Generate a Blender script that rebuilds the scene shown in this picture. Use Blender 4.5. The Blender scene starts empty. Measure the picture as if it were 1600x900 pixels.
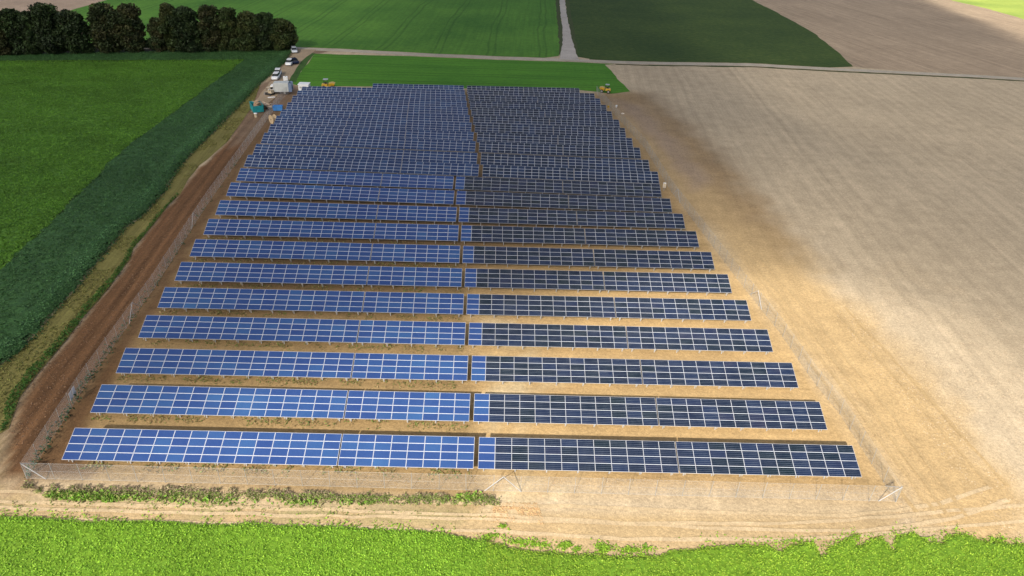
import bpy, math, random
import numpy as np
from mathutils import Matrix, Vector
random.seed(7); rng = np.random.default_rng(11)
C = bpy.context.scene.collection
scene = bpy.context.scene
R_ = math.radians
V = np.array

# ------------------------------------------------------------------ camera
F, PITCH, ROLL, YAW, CH = 1110.0, 0.5272168, 0.0419468, 0.0309633, 49.595
CAM = V([0, 0, CH])
_f = V([math.sin(YAW)*math.cos(PITCH), math.cos(YAW)*math.cos(PITCH), -math.sin(PITCH)])
_r = V([math.cos(YAW), -math.sin(YAW), 0.0]); _u = np.cross(_r, _f)
_r2 = math.cos(ROLL)*_r + math.sin(ROLL)*_u; _u2 = np.cross(_r2, _f)
def at(px, py, z=0.0):                      # photo pixel -> point of the place at height z
    d = _f + _r2*(px-800)/F - _u2*(py-450)/F
    return CAM + d*((z-CH)/d[2])
def gp(pts, z=0.0):
    return V([at(x, y, z)[:2] for x, y in pts])
def pix(P):
    d = V(P)-CAM; zz = d@_f
    return 800+F*(d@_r2)/zz, 450-F*(d@_u2)/zz
cd = bpy.data.cameras.new('camera'); cam = bpy.data.objects.new('camera', cd); C.objects.link(cam)
cd.sensor_width = 36; cd.lens = F/1600*36; cd.clip_end = 9000; cd.clip_start = 1
M4 = Matrix(((_r2[0], _u2[0], -_f[0], 0), (_r2[1], _u2[1], -_f[1], 0), (_r2[2], _u2[2], -_f[2], CH), (0, 0, 0, 1)))
cam.matrix_world = M4; scene.camera = cam

# ------------------------------------------------------------------ light
EL, AZ = R_(33.5), R_(21.8)
SUN = V([-math.sin(AZ)*math.cos(EL), -math.cos(AZ)*math.cos(EL), math.sin(EL)])
w = bpy.data.worlds.new('World'); scene.world = w; w.use_nodes = True
nt = w.node_tree; bg = nt.nodes['Background']
sky = nt.nodes.new('ShaderNodeTexSky'); sky.sky_type = 'NISHITA'; sky.sun_disc = False
sky.sun_elevation = EL; sky.sun_rotation = math.atan2(SUN[0], SUN[1]); sky.altitude = 300; sky.dust_density = 3.0; sky.ozone_density = .7; sky.air_density = .9
nt.links.new(sky.outputs[0], bg.inputs[0]); bg.inputs[1].default_value = 0.085
ld = bpy.data.lights.new('sun', 'SUN'); ld.energy = 4.8; ld.angle = R_(0.6); ld.color = (1.0, 0.93, 0.82)
lo = bpy.data.objects.new('sun', ld); C.objects.link(lo)
lo.rotation_euler = Vector(SUN).to_track_quat('Z', 'Y').to_euler()
vs = scene.view_settings; vs.view_transform = 'Standard'; vs.look = 'None'; vs.gamma = 1; vs.exposure = 0.76
scene.cycles.max_bounces = 5; scene.cycles.diffuse_bounces = 3; scene.cycles.transparent_max_bounces = 8
scene.cycles.volume_bounces = 1

# ------------------------------------------------------------------ helpers
def tag(o, label=None, cat=None, group=None, kind=None):
    if label: o['label'] = label
    if cat: o['category'] = cat
    if group: o['group'] = group
    if kind: o['kind'] = kind
    return o
def empty(name, loc, rz=0.0):
    o = bpy.data.objects.new(name, None); C.objects.link(o); o.location = loc; o.rotation_euler = (0, 0, rz)
    o.empty_display_size = 0.3
    return o
def link(name, me, parent=None):
    o = bpy.data.objects.new(name, me); C.objects.link(o)
    if parent: o.parent = parent
    return o
def np_mesh(name, verts, quads, mats, fmat=None, uv=None, fcol=None, smooth=False, vcols=None):
    verts = np.asarray(verts, np.float32); quads = np.asarray(quads, np.int32)
    k = quads.shape[1]
    me = bpy.data.meshes.new(name)
    me.vertices.add(len(verts)); me.vertices.foreach_set('co', verts.ravel())
    me.loops.add(quads.size); me.loops.foreach_set('vertex_index', quads.ravel())
    me.polygons.add(len(quads)); me.polygons.foreach_set('loop_start', np.arange(0, quads.size, k, dtype=np.int32))
    me.polygons.foreach_set('loop_total', np.full(len(quads), k, np.int32))
    for m in mats: me.materials.append(m)
    if fmat is not None: me.polygons.foreach_set('material_index', np.asarray(fmat, np.int32))
    me.polygons.foreach_set('use_smooth', np.full(len(quads), bool(smooth)))
    me.update(calc_edges=True)
    if uv is not None:
        l = me.uv_layers.new(name='UVMap'); l.data.foreach_set('uv', np.asarray(uv, np.float32).ravel())
    if fcol is not None:
        a = me.attributes.new('col', 'FLOAT_COLOR', 'FACE')
        c4 = np.ones((len(quads), 4), np.float32); c4[:, :3] = fcol; a.data.foreach_set('color', c4.ravel())
    if vcols is not None:
        for nm, arr in vcols.items():
            a = me.attributes.new(nm, 'FLOAT_COLOR', 'POINT')
            c4 = np.ones((len(verts), 4), np.float32); c4[:, :3] = arr; a.data.foreach_set('color', c4.ravel())
    return me
class MB:
    """collects boxes, bars, tubes and prisms; build() links them as ONE mesh object"""
    def __init__(s): s.v = []; s.f = []; s.m = []
    def add(s, vs, fs, mi=0):
        b = len(s.v); s.v += [tuple(map(float, p)) for p in vs]; s.f += [tuple(i+b for i in f) for f in fs]; s.m += [mi]*len(fs)
        return s
    def box(s, c, size, rz=0.0, mi=0, taper=(1, 1)):
        x, y, z = [a/2 for a in size]; ca, sa = math.cos(rz), math.sin(rz)
        vs = []
        for dz in (-z, z):
            tx, ty = (taper if dz > 0 else (1, 1))
            for dx, dy in ((-x*tx, -y*ty), (x*tx, -y*ty), (x*tx, y*ty), (-x*tx, y*ty)):
                vs.append((c[0]+ca*dx-sa*dy, c[1]+sa*dx+ca*dy, c[2]+dz))
        return s.add(vs, [(3, 2, 1, 0), (4, 5, 6, 7), (0, 1, 5, 4), (1, 2, 6, 5), (2, 3, 7, 6), (3, 0, 4, 7)], mi)
    def tube(s, a, b, r0, r1=None, n=8, mi=0, cap=True):
        a = Vector(a); b = Vector(b); r1 = r0 if r1 is None else r1
        d = (b-a).normalized(); q = d.to_track_quat('Z', 'Y').to_matrix()
        vs = []
        for p, r in ((a, r0), (b, r1)):
            for i in range(n):
                t = 2*math.pi*i/n; vs.append(p+q@Vector((r*math.cos(t), r*math.sin(t), 0)))
        fs = [(i, (i+1) % n, n+(i+1) % n, n+i) for i in range(n)]
        if cap: fs += [tuple(range(n-1, -1, -1)), tuple(range(n, 2*n))]
        return s.add(vs, fs, mi)
    def prism(s, prof, x0, x1, mi=0, axis='y', narrow=1.0):
        """closed profile in (length, z), extruded sideways from x0 to x1"""
        n = len(prof); vs = []
        for xx in (x0, x1):
            for (l, z) in prof:
                vs.append((l, xx, z) if axis == 'y' else (xx, l, z))
        fs = [(i, (i+1) % n, n+(i+1) % n, n+i) for i in range(n)]
        fs += [tuple(range(n-1, -1, -1)), tuple(range(n, 2*n))]
        return s.add(vs, fs, mi)
    def loft(s, secs, mi=0):
        n = len(secs[0]); vs = [p for q in secs for p in q]; fs = []
        for k in range(len(secs)-1):
            for i in range(n):
                fs.append((k*n+i, k*n+(i+1) % n, (k+1)*n+(i+1) % n, (k+1)*n+i))
        fs += [tuple(range(n-1, -1, -1)), tuple(range((len(secs)-1)*n, len(secs)*n))]
        return s.add(vs, fs, mi)
    def mesh(s, name, mats, bevel=0.0, smooth=False):
        me = bpy.data.meshes.new(name); me.from_pydata(s.v, [], s.f)
        for m in (mats if isinstance(mats, (list, tuple)) else [mats]): me.materials.append(m)
        me.polygons.foreach_set('material_index', s.m)
        import bmesh
        bm = bmesh.new(); bm.from_mesh(me)
        bmesh.ops.recalc_face_normals(bm, faces=bm.faces)
        if bevel: bmesh.ops.bevel(bm, geom=bm.edges[:], offset=bevel, segments=2, affect='EDGES', profile=.6)
        bm.to_mesh(me); bm.free()
        me.polygons.foreach_set('use_smooth', [bool(smooth)]*len(me.polygons))
        me.update(); return me
    def build(s, name, mats, parent=None, bevel=0.0, smooth=False):
        return link(name, s.mesh(name, mats, bevel, smooth), parent)

# value noise for shaping things
class VN:
    def __init__(s, seed, n=256):
        s.n = n; s.g = np.random.default_rng(seed).random((n, n))
    def __call__(s, x, y):
        x = np.asarray(x, float); y = np.asarray(y, float)
        xi = np.floor(x).astype(int); yi = np.floor(y).astype(int); fx = x-xi; fy = y-yi
        fx = fx*fx*(3-2*fx); fy = fy*fy*(3-2*fy); n = s.n; g = s.g
        a = g[xi % n, yi % n]; b = g[(xi+1) % n, yi % n]; c = g[xi % n, (yi+1) % n]; d = g[(xi+1) % n, (yi+1) % n]
        return (a*(1-fx)+b*fx)*(1-fy)+(c*(1-fx)+d*fx)*fy
    def fbm(s, x, y, o=4):
        t = 0; a = 1; tot = 0
        for i in range(o):
            t = t+a*s(x*2**i+17*i, y*2**i+9*i); tot += a; a *= .5
        return t/tot
vn = VN(3); vn2 = VN(8)
def pip(x, y, poly):
    x = np.asarray(x); y = np.asarray(y); ins = np.zeros(x.shape, bool); n = len(poly)
    for i in range(n):
        x0, y0 = poly[i]; x1, y1 = poly[(i+1) % n]
        if y0 == y1: continue
        c = ((y0 > y) != (y1 > y)) & (x < (x1-x0)*(y-y0)/(y1-y0)+x0)
        ins ^= c
    return ins
def scatter(poly, n):
    lo = poly.min(0); hi = poly.max(0); out = np.zeros((0, 2))
    while len(out) < n:
        p = lo+rng.random((n*2, 2))*(hi-lo); p = p[pip(p[:, 0], p[:, 1], poly)]; out = np.vstack([out, p])
    return out[:n]
def dist_poly(x, y, line):
    x = np.asarray(x, float); y = np.asarray(y, float); d = np.full(x.shape, 1e9)
    for (x0, y0), (x1, y1) in zip(line[:-1], line[1:]):
        dx, dy = x1-x0, y1-y0; L = dx*dx+dy*dy+1e-9
        t = np.clip(((x-x0)*dx+(y-y0)*dy)/L, 0, 1)
        d = np.minimum(d, np.hypot(x-x0-t*dx, y-y0-t*dy))
    return d
def sstep(a, b, x):
    t = np.clip((x-a)/(b-a), 0, 1); return t*t*(3-2*t)

# ------------------------------------------------------------------ materials
def new_mat(name):
    m = bpy.data.materials.new(name); m.use_nodes = True
    return m, m.node_tree.nodes, m.node_tree.links, m.node_tree.nodes['Principled BSDF']
def ramp(N, stops):
    r = N.new('ShaderNodeValToRGB'); e = r.color_ramp.elements
    while len(e) < len(stops): e.new(.5)
    for q, (p, c) in zip(e, stops): q.position = p; q.color = (*c, 1)
    return r
def noise(N, L, scale, detail=4, rough=.55, vec=None):
    n = N.new('ShaderNodeTexNoise'); n.inputs['Scale'].default_value = scale
    n.inputs['Detail'].default_value = detail; n.inputs['Roughness'].default_value = rough
    if vec is not None: L.new(vec, n.inputs['Vector'])
    return n
def mathn(N, L, op, a, b=None, c=None, clamp=False):
    n = N.new('ShaderNodeMath'); n.operation = op; n.use_clamp = clamp
    for i, q in enumerate((a, b, c)):
        if q is None: continue
        if isinstance(q, (int, float)): n.inputs[i].default_value = q
        else: L.new(q, n.inputs[i])
    return n.outputs[0]
def mixc(N, L, fac, a, b, mode='MIX'):
    n = N.new('ShaderNodeMix'); n.data_type = 'RGBA'; n.blend_type = mode
    for i, q in ((0, fac), (6, a), (7, b)):
        if isinstance(q, (int, float)): n.inputs[i].default_value = q
        elif isinstance(q, tuple): n.inputs[i].default_value = (*q, 1)
        else: L.new(q, n.inputs[i])
    return n.outputs[2]
def simple(name, col, rough=.5, metal=0.0, var=.12, scale=3.0, spec=.5):
    m, N, L, B = new_mat(name)
    tc = N.new('ShaderNodeTexCoord')
    n = noise(N, L, scale, 5, .6, tc.outputs['Object'])
    r = ramp(N, [(.3, tuple(c*(1-var*1.6) for c in col)), (.7, tuple(min(1, c*(1+var)) for c in col))])
    L.new(n.outputs[0], r.inputs[0]); L.new(r.outputs[0], B.inputs['Base Color'])
    B.inputs['Roughness'].default_value = rough; B.inputs['Metallic'].default_value = metal
    B.inputs['Specular IOR Level'].default_value = spec
    return m
def leaf_mat(name, trans=.3):
    m, N, L, B = new_mat(name)
    a = N.new('ShaderNodeAttribute'); a.attribute_name = 'col'
    B.inputs['Roughness'].default_value = .6; B.inputs['Specular IOR Level'].default_value = .25
    L.new(a.outputs['Color'], B.inputs['Base Color'])
    t = N.new('ShaderNodeBsdfTranslucent'); L.new(a.outputs['Color'], t.inputs[0])
    mx = N.new('ShaderNodeMixShader'); mx.inputs[0].default_value = trans
    L.new(B.outputs[0], mx.inputs[1]); L.new(t.outputs[0], mx.inputs[2])
    L.new(mx.outputs[0], N['Material Output'].inputs[0])
    return m
def soil_mat(name, attr=None, col=None, streak_dir=None, streak=.25, bump=.4, fine=1.0, more=()):
    """earth: base colour (attribute or constant) broken up by clods, patches and machine streaks"""
    m, N, L, B = new_mat(name)
    tc = N.new('ShaderNodeTexCoord'); P = tc.outputs['Object']
    if attr:
        a = N.new('ShaderNodeAttribute'); a.attribute_name = attr; base = a.outputs['Color']
    else:
        rg = N.new('ShaderNodeRGB'); rg.outputs[0].default_value = (*col, 1); base = rg.outputs[0]
    big = noise(N, L, .035, 5, .6, P); mid = noise(N, L, .35, 5, .65, P); fin = noise(N, L, 2.6*fine, 4, .7, P)
    def fac(n, lo, hi):
        r = N.new('ShaderNodeMapRange'); r.inputs[1].default_value = .25; r.inputs[2].default_value = .75
        r.inputs[3].default_value = lo; r.inputs[4].default_value = hi; L.new(n, r.inputs[0]); return r.outputs[0]
    f = mathn(N, L, 'MULTIPLY', fac(big.outputs[0], .86, 1.12), fac(mid.outputs[0], .84, 1.16))
    f = mathn(N, L, 'MULTIPLY', f, fac(fin.outputs[0], .76, 1.24))
    clod = noise(N, L, 7.5*fine, 3, .7, P); f = mathn(N, L, 'MULTIPLY', f, fac(clod.outputs[0], .74, 1.26))
    h = fin.outputs[0]
    if streak_dir is not None:
        mp = N.new('ShaderNodeMapping'); mp.inputs['Rotation'].default_value = (0, 0, -math.atan2(streak_dir[1], streak_dir[0]))
        L.new(P, mp.inputs[0])
        sx = N.new('ShaderNodeVectorMath'); sx.operation = 'MULTIPLY'; sx.inputs[1].default_value = (.02, 1, 1); L.new(mp.outputs[0], sx.inputs[0])
        s1 = noise(N, L, .55, 4, .7, sx.outputs[0]); s2 = noise(N, L, 2.2, 2, .6, sx.outputs[0])
        g = mathn(N, L, 'MULTIPLY', fac(s1.outputs[0], 1-streak, 1+streak), fac(s2.outputs[0], 1-streak*.6, 1+streak*.6))
        if attr:
            am = N.new('ShaderNodeAttribute'); am.attribute_name = 'mask'
            sp = N.new('ShaderNodeSeparateColor'); L.new(am.outputs['Color'], sp.inputs[0])
            g = mathn(N, L, 'ADD', mathn(N, L, 'MULTIPLY', mathn(N, L, 'SUBTRACT', g, 1.0), sp.outputs[0]), 1.0)
            sy = N.new('ShaderNodeSeparateXYZ'); L.new(mp.outputs[0], sy.inputs[0])
            yy = mathn(N, L, 'ADD', sy.outputs[1], mathn(N, L, 'MULTIPLY', noise(N, L, .03, 2, .5, P).outputs[0], 3.0))
            dl = mathn(N, L, 'DIVIDE', mathn(N, L, 'PINGPONG', yy, 1.45), 1.45)
            brk = noise(N, L, .16, 3, .6, P)
            dl = mathn(N, L, 'MULTIPLY', mathn(N, L, 'SUBTRACT', dl, .5), mathn(N, L, 'MULTIPLY', brk.outputs[0], .17))
            tl = mathn(N, L, 'ABSOLUTE', mathn(N, L, 'SUBTRACT', mathn(N, L, 'PINGPONG', yy, 9.0), 1.0))
            tl = mathn(N, L, 'SUBTRACT', 1.0, mathn(N, L, 'DIVIDE', tl, .45), clamp=True)
            tl = mathn(N, L, 'MULTIPLY', tl, mathn(N, L, 'MULTIPLY', brk.outputs[0], .13))
            rows_ = mathn(N, L, 'MULTIPLY', mathn(N, L, 'SUBTRACT', dl, tl), sp.outputs[0])
            g = mathn(N, L, 'MULTIPLY', g, mathn(N, L, 'ADD', rows_, 1.0))
            for ch, (dx, dy), sc, am_ in more:
                mp = N.new('ShaderNodeMapping'); mp.inputs['Rotation'].default_value = (0, 0, -math.atan2(dy, dx)); L.new(P, mp.inputs[0])
                sx = N.new('ShaderNodeVectorMath'); sx.operation = 'MULTIPLY'; sx.inputs[1].default_value = (.025, 1, 1); L.new(mp.outputs[0], sx.inputs[0])
                s3 = noise(N, L, sc, 3, .65, sx.outputs[0])
                g3 = mathn(N, L, 'MULTIPLY', mathn(N, L, 'SUBTRACT', fac(s3.outputs[0], 1-am_, 1+am_), 1.0), sp.outputs[ch])
                g = mathn(N, L, 'MULTIPLY', g, mathn(N, L, 'ADD', g3, 1.0))
        f = mathn(N, L, 'MULTIPLY', f, g)
    vm = N.new('ShaderNodeVectorMath'); vm.operation = 'SCALE'; L.new(base, vm.inputs[0]); L.new(f, vm.inputs['Scale'])
    L.new(vm.outputs[0], B.inputs['Base Color'])
    B.inputs['Roughness'].default_value = .95; B.inputs['Specular IOR Level'].default_value = .15
    bp = N.new('ShaderNodeBump'); bp.inputs['Strength'].default_value = bump; bp.inputs['Distance'].default_value = .12
    L.new(h, bp.inputs['Height']); L.new(bp.outputs[0], B.inputs['Normal'])
    return m
def field_mat(name, c0, c1, c2, scale=.5, rows=None, rowdist=14.0, bump=.5):
    """far crop field: clumpy colour and, where rows is a direction, pairs of tramlines"""
    m, N, L, B = new_mat(name)
    tc = N.new('ShaderNodeTexCoord'); P = tc.outputs['Object']
    n1 = noise(N, L, scale, 5, .7, P); n2 = noise(N, L, .03, 4, .6, P)
    r = ramp(N, [(.3, c0), (.52, c1), (.75, c2)]); L.new(n1.outputs[0], r.inputs[0])
    r2 = ramp(N, [(.28, (.70, .76, .72)), (.72, (1.32, 1.2, 1.1))]); L.new(n2.outputs[0], r2.inputs[0])
    col = mixc(N, L, 1.0, r.outputs[0], r2.outputs[0], 'MULTIPLY')
    if rows is not None:
        mp = N.new('ShaderNodeMapping'); mp.inputs['Rotation'].default_value = (0, 0, -math.atan2(rows[1], rows[0])); L.new(P, mp.inputs[0])
        sp = N.new('ShaderNodeSeparateXYZ'); L.new(mp.outputs[0], sp.inputs[0])
        wob = noise(N, L, .02, 2, .5, P)
        y = mathn(N, L, 'ADD', sp.outputs[1], mathn(N, L, 'MULTIPLY', wob.outputs[0], 6.0))
        q = mathn(N, L, 'PINGPONG', y, rowdist/2)
        d = mathn(N, L, 'ABSOLUTE', mathn(N, L, 'SUBTRACT', q, 1.1))
        ln = mathn(N, L, 'SUBTRACT', 1.0, mathn(N, L, 'DIVIDE', d, .55), clamp=True)
        brk = noise(N, L, .12, 3, .6, P)
        ln = mathn(N, L, 'MULTIPLY', ln, mathn(N, L, 'MULTIPLY', brk.outputs[0], .9))
        # fine drill rows
        sx = N.new('ShaderNodeVectorMath'); sx.operation = 'MULTIPLY'; sx.inputs[1].default_value = (.03, 1, 1); L.new(mp.outputs[0], sx.inputs[0])
        s1 = noise(N, L, .8, 3, .6, sx.outputs[0])
        rr = ramp(N, [(.3, (.85, .86, .85)), (.7, (1.12, 1.1, 1.08))]); L.new(s1.outputs[0], rr.inputs[0])
        col = mixc(N, L, 1.0, col, rr.outputs[0], 'MULTIPLY')
        col = mixc(N, L, ln, col, tuple(v*.45 for v in c0))
    L.new(col, B.inputs['Base Color']); B.inputs['Roughness'].default_value = .9; B.inputs['Specular IOR Level'].default_value = .15
    bp = N.new('ShaderNodeBump'); bp.inputs['Strength'].default_value = bump; bp.inputs['Distance'].default_value = .3
    L.new(n1.outputs[0], bp.inputs['Height']); L.new(bp.outputs[0], B.inputs['Normal'])
    return m

def module_mat(name, kind, merged=False):
    """photovoltaic glass; cells from the UV map; each module has its own tint"""
    m, N, L, B = new_mat(name)
    uv = N.new('ShaderNodeUVMap').outputs[0]
    sp = N.new('ShaderNodeSeparateXYZ'); L.new(uv, sp.inputs[0]); u, v = sp.outputs[0], sp.outputs[1]
    if merged:
        fl = N.new('ShaderNodeVectorMath'); fl.operation = 'FLOOR'; L.new(uv, fl.inputs[0])
        oi0 = N.new('ShaderNodeObjectInfo')
        ad = N.new('ShaderNodeVectorMath'); ad.operation = 'ADD'; L.new(fl.outputs[0], ad.inputs[0])
        cx = N.new('ShaderNodeCombineXYZ'); L.new(mathn(N, L, 'MULTIPLY', oi0.outputs['Random'], 977.0), cx.inputs[0]); L.new(cx.outputs[0], ad.inputs[1])
        wn = N.new('ShaderNodeTexWhiteNoise'); L.new(ad.outputs[0], wn.inputs[0]); rnd = wn.outputs['Value']
    else:
        oi = N.new('ShaderNodeObjectInfo'); rnd = oi.outputs['Random']
    geo = N.new('ShaderNodeNewGeometry')
    big = noise(N, L, .11, 3, .6, geo.outputs['Position'])
    t = mathn(N, L, 'ADD', mathn(N, L, 'MULTIPLY', rnd, .55), mathn(N, L, 'MULTIPLY', big.outputs[0], .6))
    if kind == 'poly':
        r = ramp(N, [(.22, (.017, .041, .150)), (.6, (.021, .053, .170)), (.85, (.025, .070, .195)), (1.0, (.034, .100, .24))])
        line, nu, nv, wl, lf = (.10, .17, .36), 10, 6, .10, .5
    elif kind == 'mono':
        r = ramp(N, [(.25, (.004, .011, .018)), (.5, (.005, .010, .028)), (.8, (.008, .017, .050)), (.97, (.016, .014, .034))])
        line, nu, nv, wl, lf = (.19, .23, .28), 12, 4, .10, .7
    elif kind == 'grey':
        r = ramp(N, [(.25, (.013, .032, .095)), (.6, (.017, .040, .112)), (.95, (.024, .062, .155))])
        line, nu, nv, wl, lf = (.08, .11, .18), 9, 6, .08, .2
    else:
        r = ramp(N, [(.25, (.007, .016, .034)), (.6, (.009, .020, .052)), (.95, (.013, .032, .085))])
        line, nu, nv, wl, lf = (.14, .17, .21), 9, 4, .09, .4
    L.new(t, r.inputs[0])
    cu = mathn(N, L, 'FRACT', mathn(N, L, 'MULTIPLY', u, float(nu))); cv = mathn(N, L, 'FRACT', mathn(N, L, 'MULTIPLY', v, float(nv)))
    du = mathn(N, L, 'MINIMUM', cu, mathn(N, L, 'SUBTRACT', 1.0, cu)); dv = mathn(N, L, 'MINIMUM', cv, mathn(N, L, 'SUBTRACT', 1.0, cv))
    lu = mathn(N, L, 'LESS_THAN', du, wl*.3); lv = mathn(N, L, 'LESS_THAN', dv, wl*.55)
    ln = mathn(N, L, 'MAXIMUM', mathn(N, L, 'MULTIPLY', lu, .5), lv)
    fade = noise(N, L, 1.1, 2, .5, geo.outputs['Position'])
    fd = mathn(N, L, 'MULTIPLY', ln, mathn(N, L, 'MULTIPLY', fade.outputs[0], lf*1.6), clamp=True)
    L.new(mixc(N, L, fd, r.outputs[0], line), B.inputs['Base Color'])
    B.inputs['Roughness'].default_value = .16; B.inputs['IOR'].default_value = 1.45; B.inputs['Specular IOR Level'].default_value = .22
    return m

ALU = simple('aluminium_frame', (.52, .55, .62), .45, .0, .06, 2.0)
GALV = simple('galvanised_steel', (.42, .43, .44), .5, .3, .12, 6.0)
GALVW = simple('bright_steel_post', (.29, .30, .30), .5, .2, .08, 6.0)
POLY = module_mat('polycrystalline_blue', 'poly'); MONO = module_mat('monocrystalline_dark', 'mono')
GREYP = module_mat('grey_blue_modules', 'grey', True); DARKP = module_mat('dark_modules', 'dark', True)
LEAF = leaf_mat('leaves', .3); TLEAF = leaf_mat('tree_leaves', .15)
BARK = simple('bark', (.07, .055, .04), .9, 0, .3, 4.0)

# ------------------------------------------------------------------ the ground, one sheet, its earth colours
yard_px = [(462, 74), (500, 75), (520, 78), (492, 86), (472, 105), (456, 128), (470, 137), (455, 152), (430, 178), (404, 207), (360, 235), (362, 180), (404, 136), (436, 108), (452, 84)]
soil_px = [(404, 150), (355, 223), (321, 257), (310, 262), (279, 304), (252, 335), (211, 387), (191, 424), (153, 469), (107, 527), (53, 589), (32, 622), (14, 675), (10, 748), (42, 752), (131, 607), (243, 448), (321, 324), (373, 250), (402, 209), (452, 146), (440, 140)]
crop_edge_px = [(455, 80), (446, 97), (424, 116), (408, 129), (362, 178), (283, 257), (256, 302), (220, 340), (195, 358), (142, 424), (102, 469), (60, 520), (29, 551), (0, 573), (-60, 612)]
lf_px = [(42, 748), (131, 607), (243, 448), (321, 324), (373, 250), (402, 209), (439, 157), (458, 140)]
rf_px = [(1400, 784), (1312, 647), (1270, 595), (1220, 522), (1155, 440), (1085, 347), (1049, 299.5), (1008, 232), (954, 172), (931.5, 146)]
lf, rf = gp(lf_px), gp(rf_px)
xs = np.concatenate([[-4000, -2000, -1000, -550, -380], np.arange(-300, -70, 1.5), np.arange(-70, -37, .45), np.arange(-37, 420.1, 1.5), [480, 620, 1000, 2000, 4000]])
ys = np.concatenate([[-800, -300, -100, 0, 14], np.arange(22, 520.1, 1.5), [620, 900, 1500, 2500, 4500]])
X, Y = np.meshgrid(xs, ys, indexing='ij')
n_lo = vn.fbm(X/23, Y/23, 4); n_hi = vn2.fbm(X/4.1, Y/4.1, 3)
def zone(poly, soft, wob=1.5):
    px = X+(n_hi-.5)*wob*2; py = Y+(n_lo-.5)*wob*2
    ins = pip(px, py, poly); d = dist_poly(px, py, np.vstack([poly, poly[:1]]))
    return sstep(-soft, soft, np.where(ins, d, -d))
col = np.empty(X.shape+(3,)); col[:] = (.46, .37, .252)
mask = np.zeros(X.shape+(3,)); mask[..., 0] = 1.0
def chan(wt, ch): mask[..., ch] = np.maximum(mask[..., ch]*(1-wt), wt) if ch else mask[..., ch]
def lay(wt, c, streak=None):
    global col
    col = col*(1-wt[..., None])+V(c)*wt[..., None]
    if streak is not None: mask[..., 0] = mask[..., 0]*(1-wt)+streak*wt
# sandy working strip beside the right fence and darker spoil band
lay(zone(gp([(1500, 900), (1400, 784), (1270, 595), (1155, 440), (1049, 300), (954, 172), (931, 146), (985, 144), (1080, 215), (1190, 320), (1300, 440), (1420, 560), (1540, 690), (1640, 800), (1640, 900)]), 4, 3), (.43, .305, .155), .5)
lay(zone(gp([(985, 145), (1015, 147), (1076, 196), (1125, 241), (1170, 298), (1212, 347), (1250, 400), (1290, 465), (1265, 465), (1200, 380), (1130, 300), (1060, 222), (1000, 165), (945, 150)]), 6, 2.5)*(.72+.25*n_lo)*sstep(84, 118, Y), (.235, .160, .090), .4)
lay(zone(gp([(945, 150), (1000, 165), (1050, 212), (1110, 282), (1090, 300), (1040, 240), (990, 190)]), 2.5, 2)*.8, (.30, .225, .165), .4)
# fenced compound
comp = np.vstack([lf, rf[::-1]])
zc = zone(comp, .8, .6); lay(zc, (.425, .292, .140), .1); chan(zc, 2)
straw = zone(gp([(752, 790), (742, 560), (738, 480), (800, 480), (870, 640), (900, 790)]), 2.5, 3)*sstep(.42, .62, vn2.fbm(X/1.7, Y/1.1, 3)); lay(straw*.75, (.52, .42, .26))
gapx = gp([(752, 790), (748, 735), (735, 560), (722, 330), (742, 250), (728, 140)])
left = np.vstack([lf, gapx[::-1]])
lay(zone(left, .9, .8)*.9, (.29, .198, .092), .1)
lay(zone(np.vstack([lf, gp([(466, 140), (416, 210), (372, 275), (300, 390), (210, 540), (160, 640), (120, 690), (150, 742)])]), 1.0, 1), (.135, .076, .036), .1)
row_gap_shade = zone(gp([(440, 140), (935, 150), (1065, 340), (900, 380), (735, 410), (480, 480), (230, 505), (373, 265)]), 9, 3)*.85; lay(row_gap_shade, (.175, .115, .062))  # brown soil darkened to stand in for shade between the rows
# front track
lay(zone(gp([(-80, 760), (10, 750), (60, 775), (400, 783), (780, 792), (1000, 800), (1400, 800), (1400, 870), (900, 880), (-80, 830)]), .8, .5), (.42, .308, .168), .1)
trk = np.exp(-((dist_poly(X, Y, gp([(-80, 785), (60, 792), (400, 798), (760, 805)]))-0)/.8)**2)*sstep(.35, .6, n_hi)
lay(trk*.75, (.24, .22, .10))
lay(zone(gp([(770, 780), (850, 780), (850, 820), (760, 815)]), 2, 2)*sstep(.45, .65, n_hi)*.6, (.37, .235, .11))
# tilled strip, dirt yard, grass verge
lay(zone(gp(crop_edge_px+[(-260, 700), (-420, 500), (-420, 84), (0, 82), (440, 79.5)]), .6, .4), (.030, .050, .018), .0)
zs = zone(gp(soil_px), .6, .5); lay(zs, (.160, .084, .040), .05); chan(zs, 1)
lay(zone(gp([(-60, 610), (0, 573), (32, 622), (14, 675), (10, 760), (-60, 800)]), .8, .5), (.22, .17, .085), .1)
lay(np.exp(-(dist_poly(X, Y, gp([(55, 588), (30, 625), (8, 680), (-4, 735), (10, 780)]))/.5)**2)*.8, (.34, .25, .155), .1)
lay(zone(gp(yard_px), 1.0, 1.0), (.20, .138, .092), .1)
lay(zone(gp([(404, 150), (440, 140), (452, 146), (402, 209), (380, 235), (355, 223)]), 1.5, 2)*sstep(.3, .6, n_lo)*.9, (.20, .125, .068), .1)
for off, wd, dk in ((2.0, .35, .55), (3.7, .35, .45), (5.4, .3, .7)):      # wheel ruts in the tilled strip
    ln = lf.copy(); ln[:, 0] -= off*(1+.0*ln[:, 1]); d = dist_poly(X, Y, ln)
    rut = np.exp(-(d/.38)**2)*sstep(40, 52, Y)*sstep(190, 150, Y)*(.5+.6*n_lo)
    col = col*(1-(1-dk)*rut[..., None])
idx = np.arange(X.size).reshape(X.shape)
q = np.stack([idx[:-1, :-1], idx[1:, :-1], idx[1:, 1:], idx[:-1, 1:]], -1).reshape(-1, 4)
Zg = (n_hi-.5)*.10
Zg[(X < -295) | (X > 415) | (Y < 23) | (Y > 515)] = 0
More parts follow.
